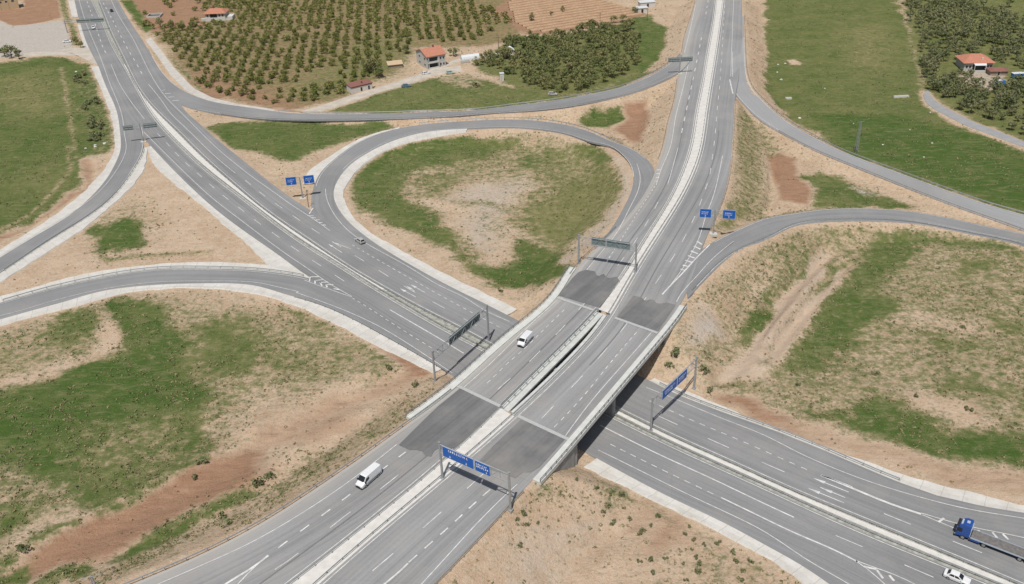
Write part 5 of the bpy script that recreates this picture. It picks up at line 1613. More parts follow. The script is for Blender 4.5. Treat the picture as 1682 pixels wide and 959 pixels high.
def gable_roof(root, W, D, z, rise, ov, mat):
    mb = MB()
    v = [(-ov, -ov, z - .1), (W + ov, -ov, z - .1), (W + ov, D + ov, z - .1), (-ov, D + ov, z - .1), (-ov, D / 2, z + rise), (W + ov, D / 2, z + rise)]
    v2 = [(x, y, q + .22) for x, y, q in v]
    mb.add(v + v2, [(6, 7, 11, 10), (8, 9, 10, 11), (0, 4, 5, 1), (2, 5, 4, 3), (0, 1, 7, 6), (2, 3, 9, 8), (0, 6, 10, 4), (4, 10, 9, 3), (1, 5, 11, 7), (5, 2, 8, 11)])
    return mb.obj('roof', M[mat], root)


def hip_roof(root, W, D, z, rise, ov, mat, x0=0.0, y0=0.0, ridge=.35):
    mb = MB(); r0 = x0 + W * (.5 - ridge / 2); r1 = x0 + W * (.5 + ridge / 2); ym = y0 + D / 2
    a = [(x0 - ov, y0 - ov), (x0 + W + ov, y0 - ov), (x0 + W + ov, y0 + D + ov), (x0 - ov, y0 + D + ov)]
    v = [(*p, z - .15) for p in a] + [(*p, z) for p in a] + [(r0, ym, z + rise), (r1, ym, z + rise)]
    mb.add(v, [(3, 2, 1, 0), (0, 1, 5, 4), (1, 2, 6, 5), (2, 3, 7, 6), (3, 0, 4, 7), (4, 5, 9, 8), (5, 6, 9), (6, 7, 8, 9), (7, 4, 8)])
    return mb.obj('roof', M[mat], root)


# two-storey farmhouse
pA, pB, pC = on_ground(676.5, 104.5), on_ground(702.7, 114), on_ground(732.5, 107.5)
ang = math.atan2(pC[1] - pB[1], pC[0] - pB[0])
W = float(np.linalg.norm((pC - pB)[:2])); D = min(13.0, max(8.5, float(np.linalg.norm((pA - pB)[:2]))))
h1 = local_frame('farmhouse', (pB[0], pB[1], pB[2] - .3), ang); tag(h1, 'two-storey grey-white farmhouse with red gable roof and dark balconies', 'house')
BUILT.append((pB[0] + math.cos(ang) * W / 2 - math.sin(ang) * D / 2, pB[1] + math.sin(ang) * W / 2 + math.cos(ang) * D / 2, 13))
mb = MB(); mb.box(0, W, 0, D, 0, 6.4); mb.add([(0, 0, 6.4), (0, D, 6.4), (0, D / 2, 8.6), (W, 0, 6.4), (W, D, 6.4), (W, D / 2, 8.6)], [(0, 2, 1), (3, 4, 5), (0, 3, 5, 2), (1, 2, 5, 4)])
mb.obj('wall', M['wall_grey'], h1)
rf = gable_roof(h1, W, D, 6.4, 2.25, .55, 'roof_tile')
block(rf, 'chimney', W * .62, W * .62 + .7, D * .5 - .4, D * .5 + .4, 8.2, 9.8, 'roof_dark')
for z in (.5, 3.4):
    mb = MB(); mb.box(.4, W * .55, -.05, .06, z, z + 2.3); mb.obj('balcony_recess', M['dark'], h1)
    bal = block(h1, 'balcony', .2, W * .6, -1.3, .02, z - .15, z + .05, 'wall_grey')
    block(bal, 'parapet', .2, W * .6, -1.3, -1.2, z + .05, z + .85, 'wall_white')
    block(h1, 'column', .25, .5, -1.28, -1.05, z + .85, z + 2.5, 'wall_white'); block(h1, 'column', W * .57, W * .6, -1.28, -1.05, z + .85, z + 2.5, 'wall_white')
    win(h1, 'f', W * .68, W * .78, z + .7, z + 2.0, W, D); win(h1, 'f', W * .84, W * .94, z + .7, z + 2.0, W, D)
    win(h1, 'l', D * .15, D * .28, z + .9, z + 2.1, W, D); win(h1, 'l', D * .62, D * .75, z + .9, z + 2.1, W, D)

# small white hut by the lane
pB, pC = on_ground(578, 153.5), on_ground(612, 145.5)
ang = math.atan2(pC[1] - pB[1], pC[0] - pB[0]); W = float(np.linalg.norm((pC - pB)[:2])); D = 5.0
hh = local_frame('hut', (pB[0], pB[1], pB[2] - .2), ang); tag(hh, 'small white hut with flat red roof and two dark doors by the lane', 'hut')
BUILT.append((pB[0] + W / 2, pB[1] + 2, 8))
block(hh, 'wall', 0, W, 0, D, 0, 3.0, 'wall_white')
mb = MB(); mb.add([(-.3, -.3, 3.0), (W + .3, -.3, 3.0), (W + .3, D + .3, 3.5), (-.3, D + .3, 3.5), (-.3, -.3, 3.2), (W + .3, -.3, 3.2), (W + .3, D + .3, 3.7), (-.3, D + .3, 3.7)], [(0, 3, 2, 1), (4, 5, 6, 7), (0, 1, 5, 4), (1, 2, 6, 5), (2, 3, 7, 6), (3, 0, 4, 7)])
rf = mb.obj('roof', M['roof_dark'], hh)
block(rf, 'chimney', W * .55, W * .55 + .6, 1.2, 1.8, 3.2, 4.4, 'roof_dark')
for x in (.42, .78): win(hh, 'f', W * x, W * x + 1.1, .2, 2.2, W, D, 'door')
block(hh, 'brick_top', 0.02, W - .02, -.03, .02, 2.55, 2.95, 'roof_dark')

# eastern house with hipped roof, annexe and blue sheets
pB = on_ground(1582, 117); pC = on_ground(1628, 117)
W = float(np.linalg.norm((pC - pB)[:2])); ang = math.atan2(pC[1] - pB[1], pC[0] - pB[0]); D = 10.5
he = local_frame('hipped_house', (pB[0], pB[1], pB[2] - .2), ang); tag(he, 'house with red hipped roof and pale awning among the eastern trees', 'house')
BUILT.append((pB[0] + W / 2, pB[1] + 5, 12)); BUILT.append((pB[0] + W / 2 + 3, pB[1] - 8, 9)); BUILT.append((pB[0] + W + 7, pB[1] - 4, 8))
block(he, 'wall', 0, W, 0, D, 0, 4.2, 'wall_grey'); hip_roof(he, W, D, 4.2, 2.6, .9, 'roof_tile')
mb = MB(); mb.add([(W * .32, -2.2, 3.5), (W * .72, -2.2, 3.5), (W * .76, -.3, 4.35), (W * .28, -.3, 4.35)], [(0, 1, 2, 3)]); mb.add([(W * .32, -2.2, 3.42), (W * .72, -2.2, 3.42), (W * .76, -.3, 4.27), (W * .28, -.3, 4.27)], [(3, 2, 1, 0)]); mb.obj('awning', M['tarp_white'], he)
block(he, 'veranda', W * .3, W * .74, -2.1, 0, 0, .9, 'wall_grey')
for x in (.32, .72): block(he, 'post', W * x - .1, W * x + .1, -2.1, -1.9, .9, 3.5, 'wall_white')
block(he, 'veranda_opening', W * .3, W * .74, -.05, .05, 1.0, 3.4, 'dark')
for x in (.05, .17, .8, .9): win(he, 'f', W * x, W * x + 1.1, 1.6, 3.0, W, D)
block(he, 'chimney', W * .62, W * .62 + .6, 1.2, 1.8, 4.3, 6.0, 'wall_white')
pn = on_ground(1626, 124)
an = local_frame('annexe', (pn[0], pn[1], pn[2] - .2), ang); tag(an, 'low outbuilding with dark red roof beside the hipped house', 'outbuilding')
block(an, 'wall', 0, 7.5, 0, 5.5, 0, 2.2, 'plank'); hip_roof(an, 7.5, 5.5, 2.2, 1.0, .5, 'roof_dark')
win(an, 'f', 3, 4.2, .2, 1.9, 7.5, 5.5, 'door')
pt = on_ground(1643, 140)
tk = local_frame('sheeted_stack', pt, .2); tag(tk, 'heap under a bright blue sheet below the red outbuilding', 'tarpaulin heap')
mb = loft([(x, ring(h, h * .7, 0, .8, z)) for x, h, z in ((-2.2, 1.0, 1.0), (-1.6, 1.5, 2.3), (0, 1.7, 2.7), (1.4, 1.5, 2.2), (2.1, 1.0, 1.0))]); mb.obj('sheet', M['tarp_blue'], tk)
mb = MB(); mb.box(-2.0, -.2, -1.2, .2, 2.3, 2.62); mb.box(-1.2, -.6, -1.3, .3, 2.6, 2.75); mb.obj('pale_bale', M['tarp_white'], tk)
pt = on_ground(1670, 128)
tk = local_frame('lorry_body', pt, .05); tag(tk, 'small parked lorry with pale top and blue sides at the right edge', 'lorry')
block(tk, 'box_body', -2.4, 2.2, -1.1, 1.1, .8, 2.2, 'tarp_blue'); block(tk, 'top_sheet', -2.5, 2.3, -1.2, 1.2, 2.2, 2.4, 'tarp_white')
block(tk, 'cab', 2.35, 3.9, -1.05, 1.05, .6, 2.3, 'tarp_white'); wheels(tk, (-1.4, 3.0), 1.05, .45)

# north-west house
pB = on_ground(338.5, 35); pC = on_ground(371, 33.5)
W = float(np.linalg.norm((pC - pB)[:2])); ang = math.atan2(pC[1] - pB[1], pC[0] - pB[0]); D = 9.0
hn = local_frame('white_house', (pB[0], pB[1], pB[2] - .2), ang); tag(hn, 'white house with red hipped roof at the edge of the orchard', 'house')
BUILT.append((pB[0] + W / 2, pB[1] + 3, 12))
block(hn, 'wall', 0, W, 0, D, 0, 4.6, 'wall_white'); rf = hip_roof(hn, W, D, 4.6, 2.0, .8, 'roof_tile', ridge=.55)
block(rf, 'chimney', W * .3, W * .3 + .7, D * .6, D * .6 + .7, 6.0, 8.0, 'roof_dark')
block(hn, 'porch_opening', W * .25, W * .6, -.05, .05, 2.3, 4.3, 'dark')
for x, z in ((.35, .3), (.08, 2.6), (.68, 2.6), (.84, 2.6)): win(hn, 'f', W * x, W * x + 1.0, z, z + 1.5, W, D)
block(hn, 'side_wing', W + .02, W + 4, .5, D - 2, 0, 2.4, 'wall_white'); block(hn, 'stair', -3.2, 0, 1, 3, 0, 1.4, 'wall_grey')
# concrete basin near the road
pB = on_ground(241, 30)
bs_ = local_frame('water_basin', (pB[0], pB[1], pB[2] - .1), .05); tag(bs_, 'low concrete basin with dark water near the far road', 'basin')
BUILT.append((pB[0] + 4, pB[1] + 4, 7))
for nm, q in (('rim_wall', (0, 8, 7, 7.4)), ('rim_wall', (0, 8, 0, .4)), ('rim_wall', (0, .4, .4, 7)), ('rim_wall', (7.6, 8, .4, 7))): block(bs_, nm, q[0], q[1], q[2], q[3], 0, 1.3, 'wall_grey')
block(bs_, 'water', .4, 7.6, .4, 7, 0, .35, 'dark')
# beige block in the corner
pB, pC = on_ground(-14, 19.5), on_ground(32, 13.5)
W = float(np.linalg.norm((pC - pB)[:2])); ang = math.atan2(pC[1] - pB[1], pC[0] - pB[0])
hb_ = local_frame('beige_building', (pB[0], pB[1], pB[2] - .2), ang); tag(hb_, 'plain beige building cut by the upper left corner', 'building')
block(hb_, 'wall', 0, W, 0, 9, 0, 7.2, 'wall_beige'); block(hb_, 'roof', -.4, W + .4, -.4, 9.4, 7.2, 7.5, 'wall_grey')
for i in range(4): win(hb_, 'f', W * (.12 + .22 * i), W * (.12 + .22 * i) + 1.8, 4.6, 5.9, W, 9)
for i in range(3): block(hb_, 'pilaster', W * (.04 + .3 * i), W * (.04 + .3 * i) + .3, -.12, 0, 0, 7.1, 'wall_beige')
# white sheeted greenhouse tunnel, white shelters, sheds
pt = on_ground(772, 97.5)
gt = local_frame('polytunnel', pt, math.radians(18)); tag(gt, 'white sheeted tunnel shelter right of the farmhouse', 'polytunnel')
BUILT.append((pt[0], pt[1], 8))
mb = loft([(x, [(r * math.cos(t), max(0.0, 2.6 * math.sin(t)) + .05) for t in np.linspace(0, math.pi, 9)] + [(-r, -.2), (r, -.2)]) for x, r in ((-4.6, 1.9), (-1.5, 1.95), (1.5, 1.95), (4.6, 1.9))]); mb.obj('cover', M['tarp_white'], gt)
for x in (-4.0, -2.0, 0, 2.0, 4.0):
    mb = MB(); mb.box(x - .06, x + .06, -2.0, 2.0, 0, .25); mb.obj('hoop_foot', M['plank'], gt)
block(gt, 'low_wall', -6, -1.5, -4.2, -3.8, 0, 1.2, 'wall_grey')
pt = on_ground(824.5, 132)
kt = local_frame('white_box', pt, .1); tag(kt, 'tall narrow white cabinet standing at the edge of the grove', 'cabinet')
block(kt, 'body', -.9, .9, -.8, .8, 0, 3.4, 'wall_white'); block(kt, 'lid', -1.05, 1.05, -.95, .95, 3.4, 3.6, 'tarp_white'); block(kt, 'door', -.6, .1, -.86, -.8, .2, 2.4, 'wall_grey')
pt = on_ground(837.5, 84)
tn = local_frame('white_tent', pt, .2); tag(tn, 'small white pointed tent beside the upper hedge', 'tent')
mb = MB(); mb.add([(-2, -2, 0), (2, -2, 0), (2, 2, 0), (-2, 2, 0), (-2, -2, 1.2), (2, -2, 1.2), (2, 2, 1.2), (-2, 2, 1.2), (0, 0, 2.9)], [(0, 1, 5, 4), (1, 2, 6, 5), (2, 3, 7, 6), (3, 0, 4, 7), (4, 5, 8), (5, 6, 8), (6, 7, 8), (7, 4, 8)]); mb.obj('canvas', M['tarp_white'], tn)
mb = MB(); mb.box(-.6, .6, -2.03, -1.98, 0, 1.1); mb.obj('flap', M['wall_grey'], tn)
for (px, py, w, d, h, lab) in ((1055, 21, 6.5, 4, 2.6, 'white flat shed at the corner of the ploughed field'), (1064, 12, 9, 5, 2.8, 'longer pale shed behind the white flat shed')):
    pt = on_ground(px, py)
    sh = local_frame('shed', pt, .15); tag(sh, lab, 'shed'); BUILT.append((pt[0] + 2, pt[1], 7))
    block(sh, 'wall', -w / 2, w / 2, 0, d, -.2, h, 'wall_white'); block(sh, 'roof', -w / 2 - .3, w / 2 + .3, -.3, d + .3, h, h + .2, 'tarp_white')
    mb = MB(); mb.box(-.6, .6, -.05, .03, 0, 2); mb.obj('door', M['dark'], sh)
pt = on_ground(650, 112)
wd = local_frame('lean_to', pt, .25); tag(wd, 'low lean-to with sandy roof left of the farmhouse', 'shed'); BUILT.append((pt[0], pt[1] + 2, 7))
block(wd, 'wall', -3.5, 3.5, 0, 3.4, -.2, 1.8, 'plank')
mb = MB(); mb.add([(-3.8, -.4, 1.8), (3.8, -.4, 1.8), (3.8, 3.8, 2.7), (-3.8, 3.8, 2.7), (-3.8, -.4, 1.95), (3.8, -.4, 1.95), (3.8, 3.8, 2.85), (-3.8, 3.8, 2.85)], [(0, 3, 2, 1), (4, 5, 6, 7), (0, 1, 5, 4), (1, 2, 6, 5), (2, 3, 7, 6), (3, 0, 4, 7)]); mb.obj('roof', M['wall_beige'], wd)

# ------------------------------------------------------------------ poles and masts
def lattice(base, h, w0, w1, label, n=8):
    r = local_frame('lattice_mast', base, .3); tag(r, label, 'mast')
    for sx in (-1, 1):
        for sy in (-1, 1):
            mb = MB(); mb.tube((sx * w0, sy * w0, -.3), (sx * w1, sy * w1, h), .07, .05, 5); mb.obj('leg', M['galv'], r)
    mb = MB()
    for i in range(n):
        t0, t1 = i / n, (i + 1) / n
        a, b = w0 + (w1 - w0) * t0, w0 + (w1 - w0) * t1
        for (u0, v0), (u1, v1) in (((-1, -1), (1, -1)), ((1, -1), (1, 1)), ((1, 1), (-1, 1)), ((-1, 1), (-1, -1))):
            mb.tube((u0 * a, v0 * a, t0 * h), (u1 * b, v1 * b, t1 * h), .04, n=4)
            mb.tube((u0 * b, v0 * b, t1 * h), (u1 * b, v1 * b, t1 * h), .035, n=4)
    mb.obj('bracing', M['galv'], r)
    mb = MB(); mb.tube((-1.5, 0, h), (1.5, 0, h), .07, n=5); mb.obj('crossarm', M['galv'], r)


lattice(on_ground(1405.5, 250.5), 12.0, .55, .2, 'thin lattice mast at the foot of the eastern green field')
lattice(on_ground(171, 1003), 8.5, .6, .12, 'lattice mast whose tip shows at the bottom left edge')
for px, py, h, lab in ((985.5, 42, 7.0, 'dark wooden pole in the ploughed field'), (1063, 34, 6.5, 'grey utility pole beside the white sheds'), (819, 80, 6.5, 'bare wooden pole behind the hedge left of the grove')):
    b0 = on_ground(px, py); r = local_frame('utility_pole', b0, .2); tag(r, lab, 'pole')
    mb = MB(); mb.tube((0, 0, -.3), (0, 0, h), .16, .11, 7); mb.obj('shaft', M['pole_rust'], r)
    mb = MB(); mb.box(-.9, .9, -.06, .06, h - .5, h - .38); mb.obj('crossarm', M['pole_rust'], r)

# ------------------------------------------------------------------ trees
def leaf_mat(name, c0, c1):
    m, nt, b = new_mat(name)
    oi = N(nt, 'ObjectInfo'); geo = N(nt, 'NewGeometry')
    n1 = noise(nt, geo.outputs['Position'], .9, 3)
    f = math_n(nt, 'ADD', math_n(nt, 'MULTIPLY', oi.outputs['Random'], .55), math_n(nt, 'MULTIPLY', n1, .6))
    c = mixc(nt, maprange(nt, f, .25, .9), (*c0, 1), (*c1, 1))
    n2 = noise(nt, geo.outputs['Position'], 4.0, 2)
    c = mixc(nt, 1.0, c, maprange(nt, n2, .3, .7, .75, 1.25), 'MULTIPLY')
    L(nt, c, b.inputs['Base Color']); b.inputs['Roughness'].default_value = .8; b.inputs['Specular IOR Level'].default_value = .15
    return m


M['leaf_orchard'] = leaf_mat('orchard_leaf', (.125, .15, .04), (.20, .20, .062))
M['leaf_grove'] = leaf_mat('grove_leaf', (.13, .165, .06), (.24, .225, .10))
M['leaf_wood'] = leaf_mat('woodland_leaf', (.125, .15, .065), (.215, .215, .115))
M['leaf_shrub'] = leaf_mat('shrub_leaf', (.125, .155, .07), (.22, .22, .11))
M['leaf_dry'] = leaf_mat('dry_scrub', (.24, .21, .11), (.38, .31, .18))
M['leaf_tuft'] = leaf_mat('grass_tuft', (.16, .21, .08), (.30, .29, .14))
M['bark'] = simple_mat('bark', (.11, .085, .065), .95, var=.2)


def leaf_cloud(r_, n, rx, rz, zc, size, clumps):
    """leaf faces gathered in clumps through an ellipsoid"""
    cs = []
    for _ in range(clumps):
        a = r_.uniform(0, 2 * math.pi); u = r_.uniform(-.75, .9); k = math.sqrt(max(0, 1 - u * u)) * r_.uniform(.45, .8)
        cs.append((math.cos(a) * k * rx, math.sin(a) * k * rx, zc + u * rz * .7, r_.uniform(.28, .5) * rx))
    V, Fc = [], []
    for i in range(n):
        c = cs[i % clumps]
        d = np.array([r_.gauss(0, 1), r_.gauss(0, 1), r_.gauss(0, .8)]); d /= np.linalg.norm(d) + 1e-6
        p = np.array(c[:3]) + d * c[3] * r_.uniform(.55, 1.05)
        t = np.array([r_.gauss(0, 1), r_.gauss(0, 1), r_.gauss(0, 1)]); t -= d * (t @ d) * .6; t /= np.linalg.norm(t) + 1e-6
        b = np.cross(d, t); b /= np.linalg.norm(b) + 1e-6
        s = size * r_.uniform(.6, 1.3); k = len(V)
        V += [p + t * s, p + b * s * .6, p - t * s, p - b * s * .6]; Fc.append((k, k + 1, k + 2, k + 3))
    return V, Fc


def tree_meshes(kind, nvar, rx, rz, zc, nleaf, size, clumps, leaf, limb=4):
    out = []
    for v in range(nvar):
        r_ = random.Random(kind + str(v))
        V, Fc = leaf_cloud(r_, nleaf, rx * r_.uniform(.85, 1.15), rz * r_.uniform(.85, 1.15), zc, size, clumps)
        me = bpy.data.meshes.new(kind + '_crown'); me.from_pydata([tuple(q) for q in V], [], Fc); me.materials.append(M[leaf])
        mb = MB(); zt = zc - rz * .35
        mb.tube((0, 0, -.3), (r_.uniform(-.1, .1), r_.uniform(-.1, .1), zt), rx * .075, rx * .05, 6)
        for _ in range(limb):
            a = r_.uniform(0, 6.28); mb.tube((0, 0, zt * .8), (math.cos(a) * rx * .55, math.sin(a) * rx * .55, zc + r_.uniform(-.1, .35) * rz), rx * .04, rx * .015, 5)
        mt = bpy.data.meshes.new(kind + '_trunk'); mt.from_pydata(mb.v, [], mb.f); mt.materials.append(M['bark'])
        out.append((mt, me))
    return out


def place_tree(name, meshes, loc, s, rz, label, group, cat='tree'):
    r = bpy.data.objects.new(name, None); r.empty_display_size = .3; COL.objects.link(r)
    r.location = loc; r.rotation_euler = (0, 0, rz); r.scale = (s, s, s * random.uniform(.85, 1.1))
    tag(r, label, cat, group)
    mt, me = meshes
    for nm, m_ in (('trunk', mt), ('crown', me)):
        o = bpy.data.objects.new(nm, m_); COL.objects.link(o); o.parent = r
    return r


def inpoly(P, x, y):
    ins = np.zeros(np.shape(x), bool)
    for a, b in zip(P, np.roll(P, -1, axis=0)):
        c = (a[1] > y) != (b[1] > y)
        with np.errstate(divide='ignore', invalid='ignore'):
            xi = (b[0] - a[0]) * (y - a[1]) / (b[1] - a[1]) + a[0]
        ins ^= c & (x < xi)
    return ins


def scatter(P, du, dv, ang, jit, skip, seed, dmin=3.5):
    r_ = random.Random(seed); c, s = math.cos(ang), math.sin(ang)
    ctr = P.mean(axis=0); R = np.abs(P - ctr).max() * 1.5
    out = []
    nu, nv_ = int(R / du) + 1, int(R / dv) + 1
    for i in range(-nu, nu):
        for j in range(-nv_, nv_):
            u = i * du + r_.gauss(0, jit); v = j * dv + r_.gauss(0, jit)
            x = ctr[0] + u * c - v * s; y = ctr[1] + u * s + v * c
            if r_.random() < skip: continue
            if not bool(inpoly(P, np.array(x), np.array(y))): continue
            if road_dist(x, y) < dmin: continue
            if any(math.hypot(x - bx_, y - by_) < br for bx_, by_, br in BUILT): continue
            out.append((x, y, j))
    return out


def joined_trees(name, pts, rx, rz, zc, nleaf, size, leaf, label, seed):
    r_ = random.Random(seed); V, Fc = [], []
    protos = [leaf_cloud(random.Random(seed + k), nleaf, rx, rz, zc, size, 6) for k in range(5)]
    protos = [(np.array(a), np.array(b)) for a, b in protos]
    Vs, Fs, n = [], [], 0
    for (x, y) in [q[:2] for q in pts]:
        a, b = protos[r_.randrange(5)]; s = r_.uniform(.7, 1.2); t = r_.uniform(0, 6.28); ct, st_ = math.cos(t), math.sin(t)
        q = a * s; q = np.stack([q[:, 0] * ct - q[:, 1] * st_ + x, q[:, 0] * st_ + q[:, 1] * ct + y, q[:, 2] + float(ground_z(x, y))], axis=1)
        Vs.append(q); Fs.append(b + n); n += len(q)
    if not Vs: return
    o = fast_mesh(name, np.vstack(Vs), np.vstack(Fs), M[leaf])
    tag(o, label, 'trees', kind='stuff')


def fast_mesh(name, V, Fq, mat):
    me = bpy.data.meshes.new(name)
    me.vertices.add(len(V)); me.vertices.foreach_set('co', V.astype(np.float32).ravel())
    me.loops.add(Fq.size); me.loops.foreach_set('vertex_index', Fq.astype(np.int32).ravel())
    me.polygons.add(len(Fq)); me.polygons.foreach_set('loop_start', np.arange(0, Fq.size, Fq.shape[1], dtype=np.int32))
    me.update(calc_edges=True); me.materials.append(mat)
    o = bpy.data.objects.new(name, me); COL.objects.link(o)
    return o


ORCH = tree_meshes('orchard', 7, 2.5, 1.25, 1.7, 260, .36, 9, 'leaf_orchard')
P_or = world_poly("T1 905,190 960,190 1010,290 1190,460 1320,590 1649,640 T2 220,668 560,588 840,450 930,330 1000,260 1400,270 1500,200 1649,120 1540,90 1400,30 1360,-40 P 230,-40")
P_red = world_poly("T1 880,0 1280,-20 1290,140 960,170")
pts = [p for p in scatter(P_or, 5.6, 7.4, math.radians(6), .45, .05, 5, 4.0)]
pts = [p for p in pts if not (bool(inpoly(P_red, np.array(p[0]), np.array(p[1]))) and random.random() < .8)]
pts = [p for p in pts if vnoise(np.array(p[0]), np.array(p[1]), 55, 1 / 22.) > .15]
pts.sort(key=lambda p: p[1])
rr2 = random.Random(12)
rows_ = {}
for p in pts[:300]: rows_.setdefault(p[2], []).append(p)
ORD = lambda k: str(k) + ('th' if 10 <= k % 100 <= 20 else {1: 'st', 2: 'nd', 3: 'rd'}.get(k % 10, 'th'))
rank = {}
for rn, rk in enumerate(sorted(rows_)):
    for cn, p in enumerate(sorted(rows_[rk])): rank[p] = (rn + 1, cn + 1)
for p in pts[:300]:
    x, y = p[:2]
    place_tree('orchard_tree', ORCH[rr2.randrange(7)], (x, y, float(ground_z(x, y))), rr2.uniform(.62, 1.08), rr2.uniform(0, 6.28), 'small fruit tree, %s from the left in the %s orchard row counted from the ramp' % (ORD(rank[p][1]), ORD(rank[p][0])), 'fruit trees in the nearer orchard rows')
joined_trees('distant_orchard', pts[300:], 2.5, 1.25, 1.7, 120, .48, 'leaf_orchard', 'farther orchard rows fading up the slope', 77)
print('orchard', len(pts))

GROVE = tree_meshes('grove', 6, 2.9, 2.5, 3.6, 420, .34, 11, 'leaf_grove')
P_g = world_poly("T3 0,245 120,255 280,245 480,180 760,190 800,260 790,400 740,470 560,535 420,575 280,590 130,540 60,520 T2 1640,520 1480,420 1400,430 1380,390 1480,340")
pg = scatter(P_g, 4.6, 5.6, .3, 1.2, .08, 9, 4.0)
for (x, y, _j) in pg:
    place_tree('grove_tree', GROVE[rr2.randrange(6)], (x, y, float(ground_z(x, y))), rr2.uniform(.65, 1.1), rr2.uniform(0, 6.28), 'dense olive-green tree in the grove above the north ramp', 'trees in the grove above the north ramp')
print('grove', len(pg))
WOOD = tree_meshes('wood', 7, 2.6, 2.3, 3.3, 380, .33, 11, 'leaf_wood')
P_w = world_poly("T4 910,20 1000,0 1300,15 1500,90 1649,120 P 1800,30 1800,225 T4 1649,850 1500,800 1350,740 1200,670 1120,620 1050,560 1010,470 990,380 960,260 930,130")
pw = scatter(P_w, 4.6, 5.6, .5, 1.2, .10, 10, 3.5)
pw = [p for p in pw if vnoise(np.array(p[0]), np.array(p[1]), 57, 1 / 18.) > .18]
pw.sort(key=lambda p: p[1])
for (x, y, _j) in pw[:300]:
    place_tree('woodland_tree', WOOD[rr2.randrange(7)], (x, y, float(ground_z(x, y))), rr2.uniform(.6, 1.15), rr2.uniform(0, 6.28), 'grey-green tree in the wood round the hipped house', 'trees in the eastern wood')
joined_trees('distant_wood', pw[300:], 2.6, 2.3, 3.3, 150, .45, 'leaf_wood', 'far trees of the eastern wood', 78)
print('wood', len(pw))
for (px, py, s, lab) in ((612, 120, 1.25, 'broad tree behind the white hut'), (622, 128, 1.0, 'round tree right of the white hut'), (604, 116, 1.1, 'tree behind the broad hut tree'), (668, 88, .9, 'tree close behind the left end of the farmhouse'), (745, 92, 1.0, 'tree between the farmhouse and the tunnel'),
                         (9, 93, 1.2, 'dark tree at the left edge beside the yard'), (20, 95, 1.1, 'middle dark tree beside the yard'), (32, 97, .95, 'right-hand dark tree at the corner of the yard'), (126, 74, .8, 'bushy tree between the yard and the far road'), (133, 78, .7, 'small bush at the entrance of the yard'),
                         (264, 45, .9, 'bush nearest the far road above the orchard'), (282, 48, .9, 'second bush from the far road in the orchard hedge'), (300, 50, .95, 'third bush from the far road in the orchard hedge'), (318, 50, .9, 'fourth bush from the far road in the orchard hedge'),
                         (873, 34, .7, 'leftmost small tree in the ploughed field'), (906, 26, .55, 'second small tree in the ploughed field'), (924, 20, .6, 'third small tree in the ploughed field'), (1008, 38, .75, 'brownish tree near the edge of the ploughed field'), (1023, 36, .8, 'rightmost brownish tree of the ploughed field'),
                         (1043, 22, .8, 'tree beside the white flat shed'), (918, 152, .65, 'low bush beside the grey parked car'), (1657, 12, 1.0, 'lone tree at the top right')):
    b0 = on_ground(px, py)
    place_tree('tree', GROVE[rr2.randrange(6)], tuple(b0), s, rr2.uniform(0, 6.28), lab, None)

# ------------------------------------------------------------------ shrubs, scrub, tufts
SHR = tree_meshes('shrub', 6, .7, .45, .38, 130, .14, 6, 'leaf_shrub', 2)
shr = [('Q3', a, b) for a, b in ((415, 310), (540, 362), (605, 470), (580, 512), (710, 482), (650, 572), (632, 590), (925, 540), (880, 595), (830, 628), (805, 650), (880, 815), (890, 895), (970, 800), (808, 820), (1085, 835), (1190, 840), (1140, 745), (1165, 795), (1215, 715), (1300, 705), (1400, 765), (1410, 820), (1460, 880), (1505, 820), (1450, 940), (1180, 885), (1100, 940), (40, 560), (75, 520), (170, 582), (100, 592), (60, 720), (640, 380), (700, 400), (620, 400), (745, 555), (1090, 650), (1120, 600), (1150, 690))]
for c, u, v in shr:
    b0 = G(c, u, v)
    place_tree('shrub', SHR[rr2.randrange(6)], tuple(b0), rr2.uniform(.65, 1.15), rr2.uniform(0, 6.28), 'low dark green shrub on the sandy corner in front of the bridge', 'shrubs on the sandy corner', 'shrub')
for c, u, v, s, lab in (('N4', 1265, 228, 1.2, 'dark shrub alone on bare sand inside the eastern loop'), ('N4', 710, 515, 1.3, 'round shrub in the middle of the eastern loop'), ('N4', 970, 657, 1.2, 'dark shrub beside the bare grey patch in the eastern loop'), ('N4', 1300, 742, 1.5, 'largest dark shrub near the right edge of the eastern loop'), ('N4', 230, 585, 1.1, 'shrub at the lower left of the eastern loop'),
                        ('N3', 1040, 405, 2.6, 'bright green bush against the far bridge abutment'), ('N3', 1000, 470, 1.8, 'lower green bush beside the far abutment'), ('N3', 1215, 500, 2.0, 'green bush behind the right gantry post'), ('N3', 1255, 625, 1.5, 'bush at the foot of the right gantry post'),
                        ('M2', 1540, 915, 1.4, 'bush at the lower tip of the western loop'), ('Q1', 165, 745, 2.2, 'tall shrub beside the red dirt track'), ('Q1', 1270, 200, 2.0, 'green bush at the end of the meadow edge'), ('Q1', 1225, 297, 1.3, 'lone bush in the middle of the red track'), ('Q1', 1410, 545, 1.8, 'grey shrub on the pale bank near the upper road'), ('Q1', 1430, 600, 1.6, 'lower grey shrub on the pale bank'),
                        ('Q2', 95, 290, 1.8, 'green shrub left of the nearer van'), ('Q2', 20, 340, 2.2, 'green clump at the end of the grass strip'), ('N2', 1010, 595, 1.7, 'green bush below the left gantry'), ('N2', 835, 480, 1.5, 'bush near the left gantry slope'), ('T2', 1385, 545, 3.0, 'dark round bush on the meadow below the farmhouse')):
    b0 = G(c, u, v)
    place_tree('bush', SHR[rr2.randrange(6)], tuple(b0), s, rr2.uniform(0, 6.28), lab, None, 'bush')


